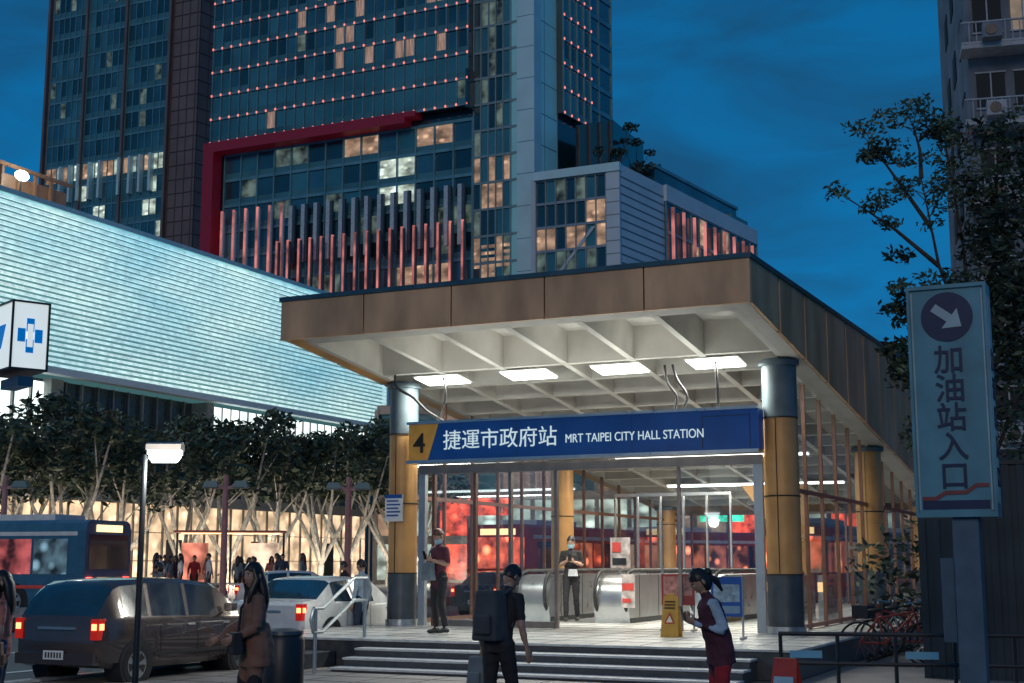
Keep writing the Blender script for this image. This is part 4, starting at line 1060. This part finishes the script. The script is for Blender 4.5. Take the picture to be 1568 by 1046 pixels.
bag(e,'handbag',(-.1,.19,.98),(.13,.05,.1),BLKC,[(-.1,.17,1.06),(-.05,.14,1.3),(.1,.0,1.46),(.12,-.12,1.3)],.03)
e,P=person('woman_with_mask',(-4.98,13.6,.06),R(100),1.54,SALM,DEN,style='long',mask=MASKM,slim=.9,vox=.014,longs=False,arms='down',phone=False,pitch=.1)
bag(e,'tote_bag',(-.26,-.02,.85),(.1,.06,.13),cloth('tote_brown',(.16,.09,.06)),[(-.24,-.02,.97),(-.2,-.02,1.4)],.03)
VEST=cloth('vest_dark_maroon',(.09,.025,.04))
e,P=person('woman_looking_at_phone',(1.88,12.6,.06),R(98),1.58,LBL,REDK,style='bun',lean=.25,pitch=.6,slim=.95,vox=.012,
  extra=[('vest',VEST,[(0,-.01,.8),(0,-.005,1.0),(0,0,1.2),(0,-.005,1.37),(0,-.01,1.42)],[(.175,.14),(.165,.135),(.17,.132),(.165,.118),(.1,.08)],(1,0,0))])
person('pedestrian_by_steps',(-2.95,27.2,.06),R(60),1.68,LBL,DEN,vox=.022,arms='down',phone=False)
person('pedestrian_with_cap',(-8.4,33,.0),R(90),1.68,GRYB,BLKC,vox=.022,style='cap',arms='down',phone=False)
person('pedestrian',(-4.6,38,.0),R(80),1.72,BLKC,BLKC,vox=.022,arms='walk',phone=False)
cr_=random.Random(4); tops=[SALM,WHC,BLKC,NAVY,MAROON,GRYB,WHC,REDK]
for k in range(22):
    person('pedestrian',(-15.8+.34*k+cr_.uniform(-.3,.3),58.5+cr_.uniform(-1.5,2.5),0.3),R(cr_.uniform(0,360)),cr_.uniform(1.6,1.8),tops[k%8],[DEN,BLKC,SALM][k%3],vox=.03,arms=cr_.choice(['down','walk']),phone=False,stride=cr_.uniform(-.15,.2),style=cr_.choice(['short','long']))

# ---------------------------------------------------------------- world, added warm fill, camera
w=bpy.data.worlds.new('World'); scene.world=w; w.use_nodes=True; nt=w.node_tree; N=nt.nodes; Lk=nt.links; N.clear()
out=N.new('ShaderNodeOutputWorld'); sky=N.new('ShaderNodeTexSky'); sky.sky_type='NISHITA'; sky.sun_disc=False
sky.sun_elevation=R(1.0); sky.sun_rotation=R(200)
bg1=N.new('ShaderNodeBackground'); bg1.inputs[1].default_value=.003; Lk.new(sky.outputs[0],bg1.inputs[0])
tc=N.new('ShaderNodeTexCoord'); sep=N.new('ShaderNodeSeparateXYZ'); Lk.new(tc.outputs['Generated'],sep.inputs[0])
cr=N.new('ShaderNodeValToRGB'); e0=cr.color_ramp.elements; e0[0].position=0; e0[0].color=(.003,.19,.47,1); e0[1].position=.55; e0[1].color=(.0015,.10,.27,1)
Lk.new(sep.outputs[2],cr.inputs[0])
mp=N.new('ShaderNodeMapping'); mp.inputs['Scale'].default_value=(1.8,1.8,6.); mp.inputs['Rotation'].default_value=(0,R(16),0); Lk.new(tc.outputs['Generated'],mp.inputs[0])
nz=N.new('ShaderNodeTexNoise'); nz.inputs['Scale'].default_value=3.0; nz.inputs['Detail'].default_value=8; nz.inputs['Roughness'].default_value=.52; nz.inputs['Distortion'].default_value=.6; Lk.new(mp.outputs[0],nz.inputs['Vector'])
c2=N.new('ShaderNodeValToRGB'); c2.color_ramp.elements[0].position=.38; c2.color_ramp.elements[1].position=.68; Lk.new(nz.outputs[0],c2.inputs[0])
mx=N.new('ShaderNodeMixRGB'); mx.inputs[2].default_value=(.008,.055,.13,1); Lk.new(cr.outputs[0],mx.inputs[1]); 
mm_=N.new('ShaderNodeMath'); mm_.operation='MULTIPLY'; mm_.inputs[1].default_value=.72; Lk.new(c2.outputs[0],mm_.inputs[0]); Lk.new(mm_.outputs[0],mx.inputs[0])
bg2=N.new('ShaderNodeBackground'); bg2.inputs[1].default_value=1.; Lk.new(mx.outputs[0],bg2.inputs[0])
ad=N.new('ShaderNodeAddShader'); Lk.new(bg1.outputs[0],ad.inputs[0]); Lk.new(bg2.outputs[0],ad.inputs[1]); Lk.new(ad.outputs[0],out.inputs[0])
sl_=bpy.data.lights.new('city_glow_fill','SUN'); sl_.energy=.45; sl_.angle=R(20); sl_.color=(1,.80,.60); so=bpy.data.objects.new('city_glow_fill',sl_); COL.objects.link(so)  # warm lamp added for diffuse city light; the real sun is down
so.rotation_euler=(R(68),0,R(-12))

cam=bpy.data.cameras.new('camera'); co=bpy.data.objects.new('camera',cam); COL.objects.link(co)
co.location=(0,0,1.7); co.rotation_euler=(R(90+9.21),0,0); cam.lens=48; cam.sensor_width=36; cam.clip_end=3000; cam.clip_start=.1
scene.camera=co
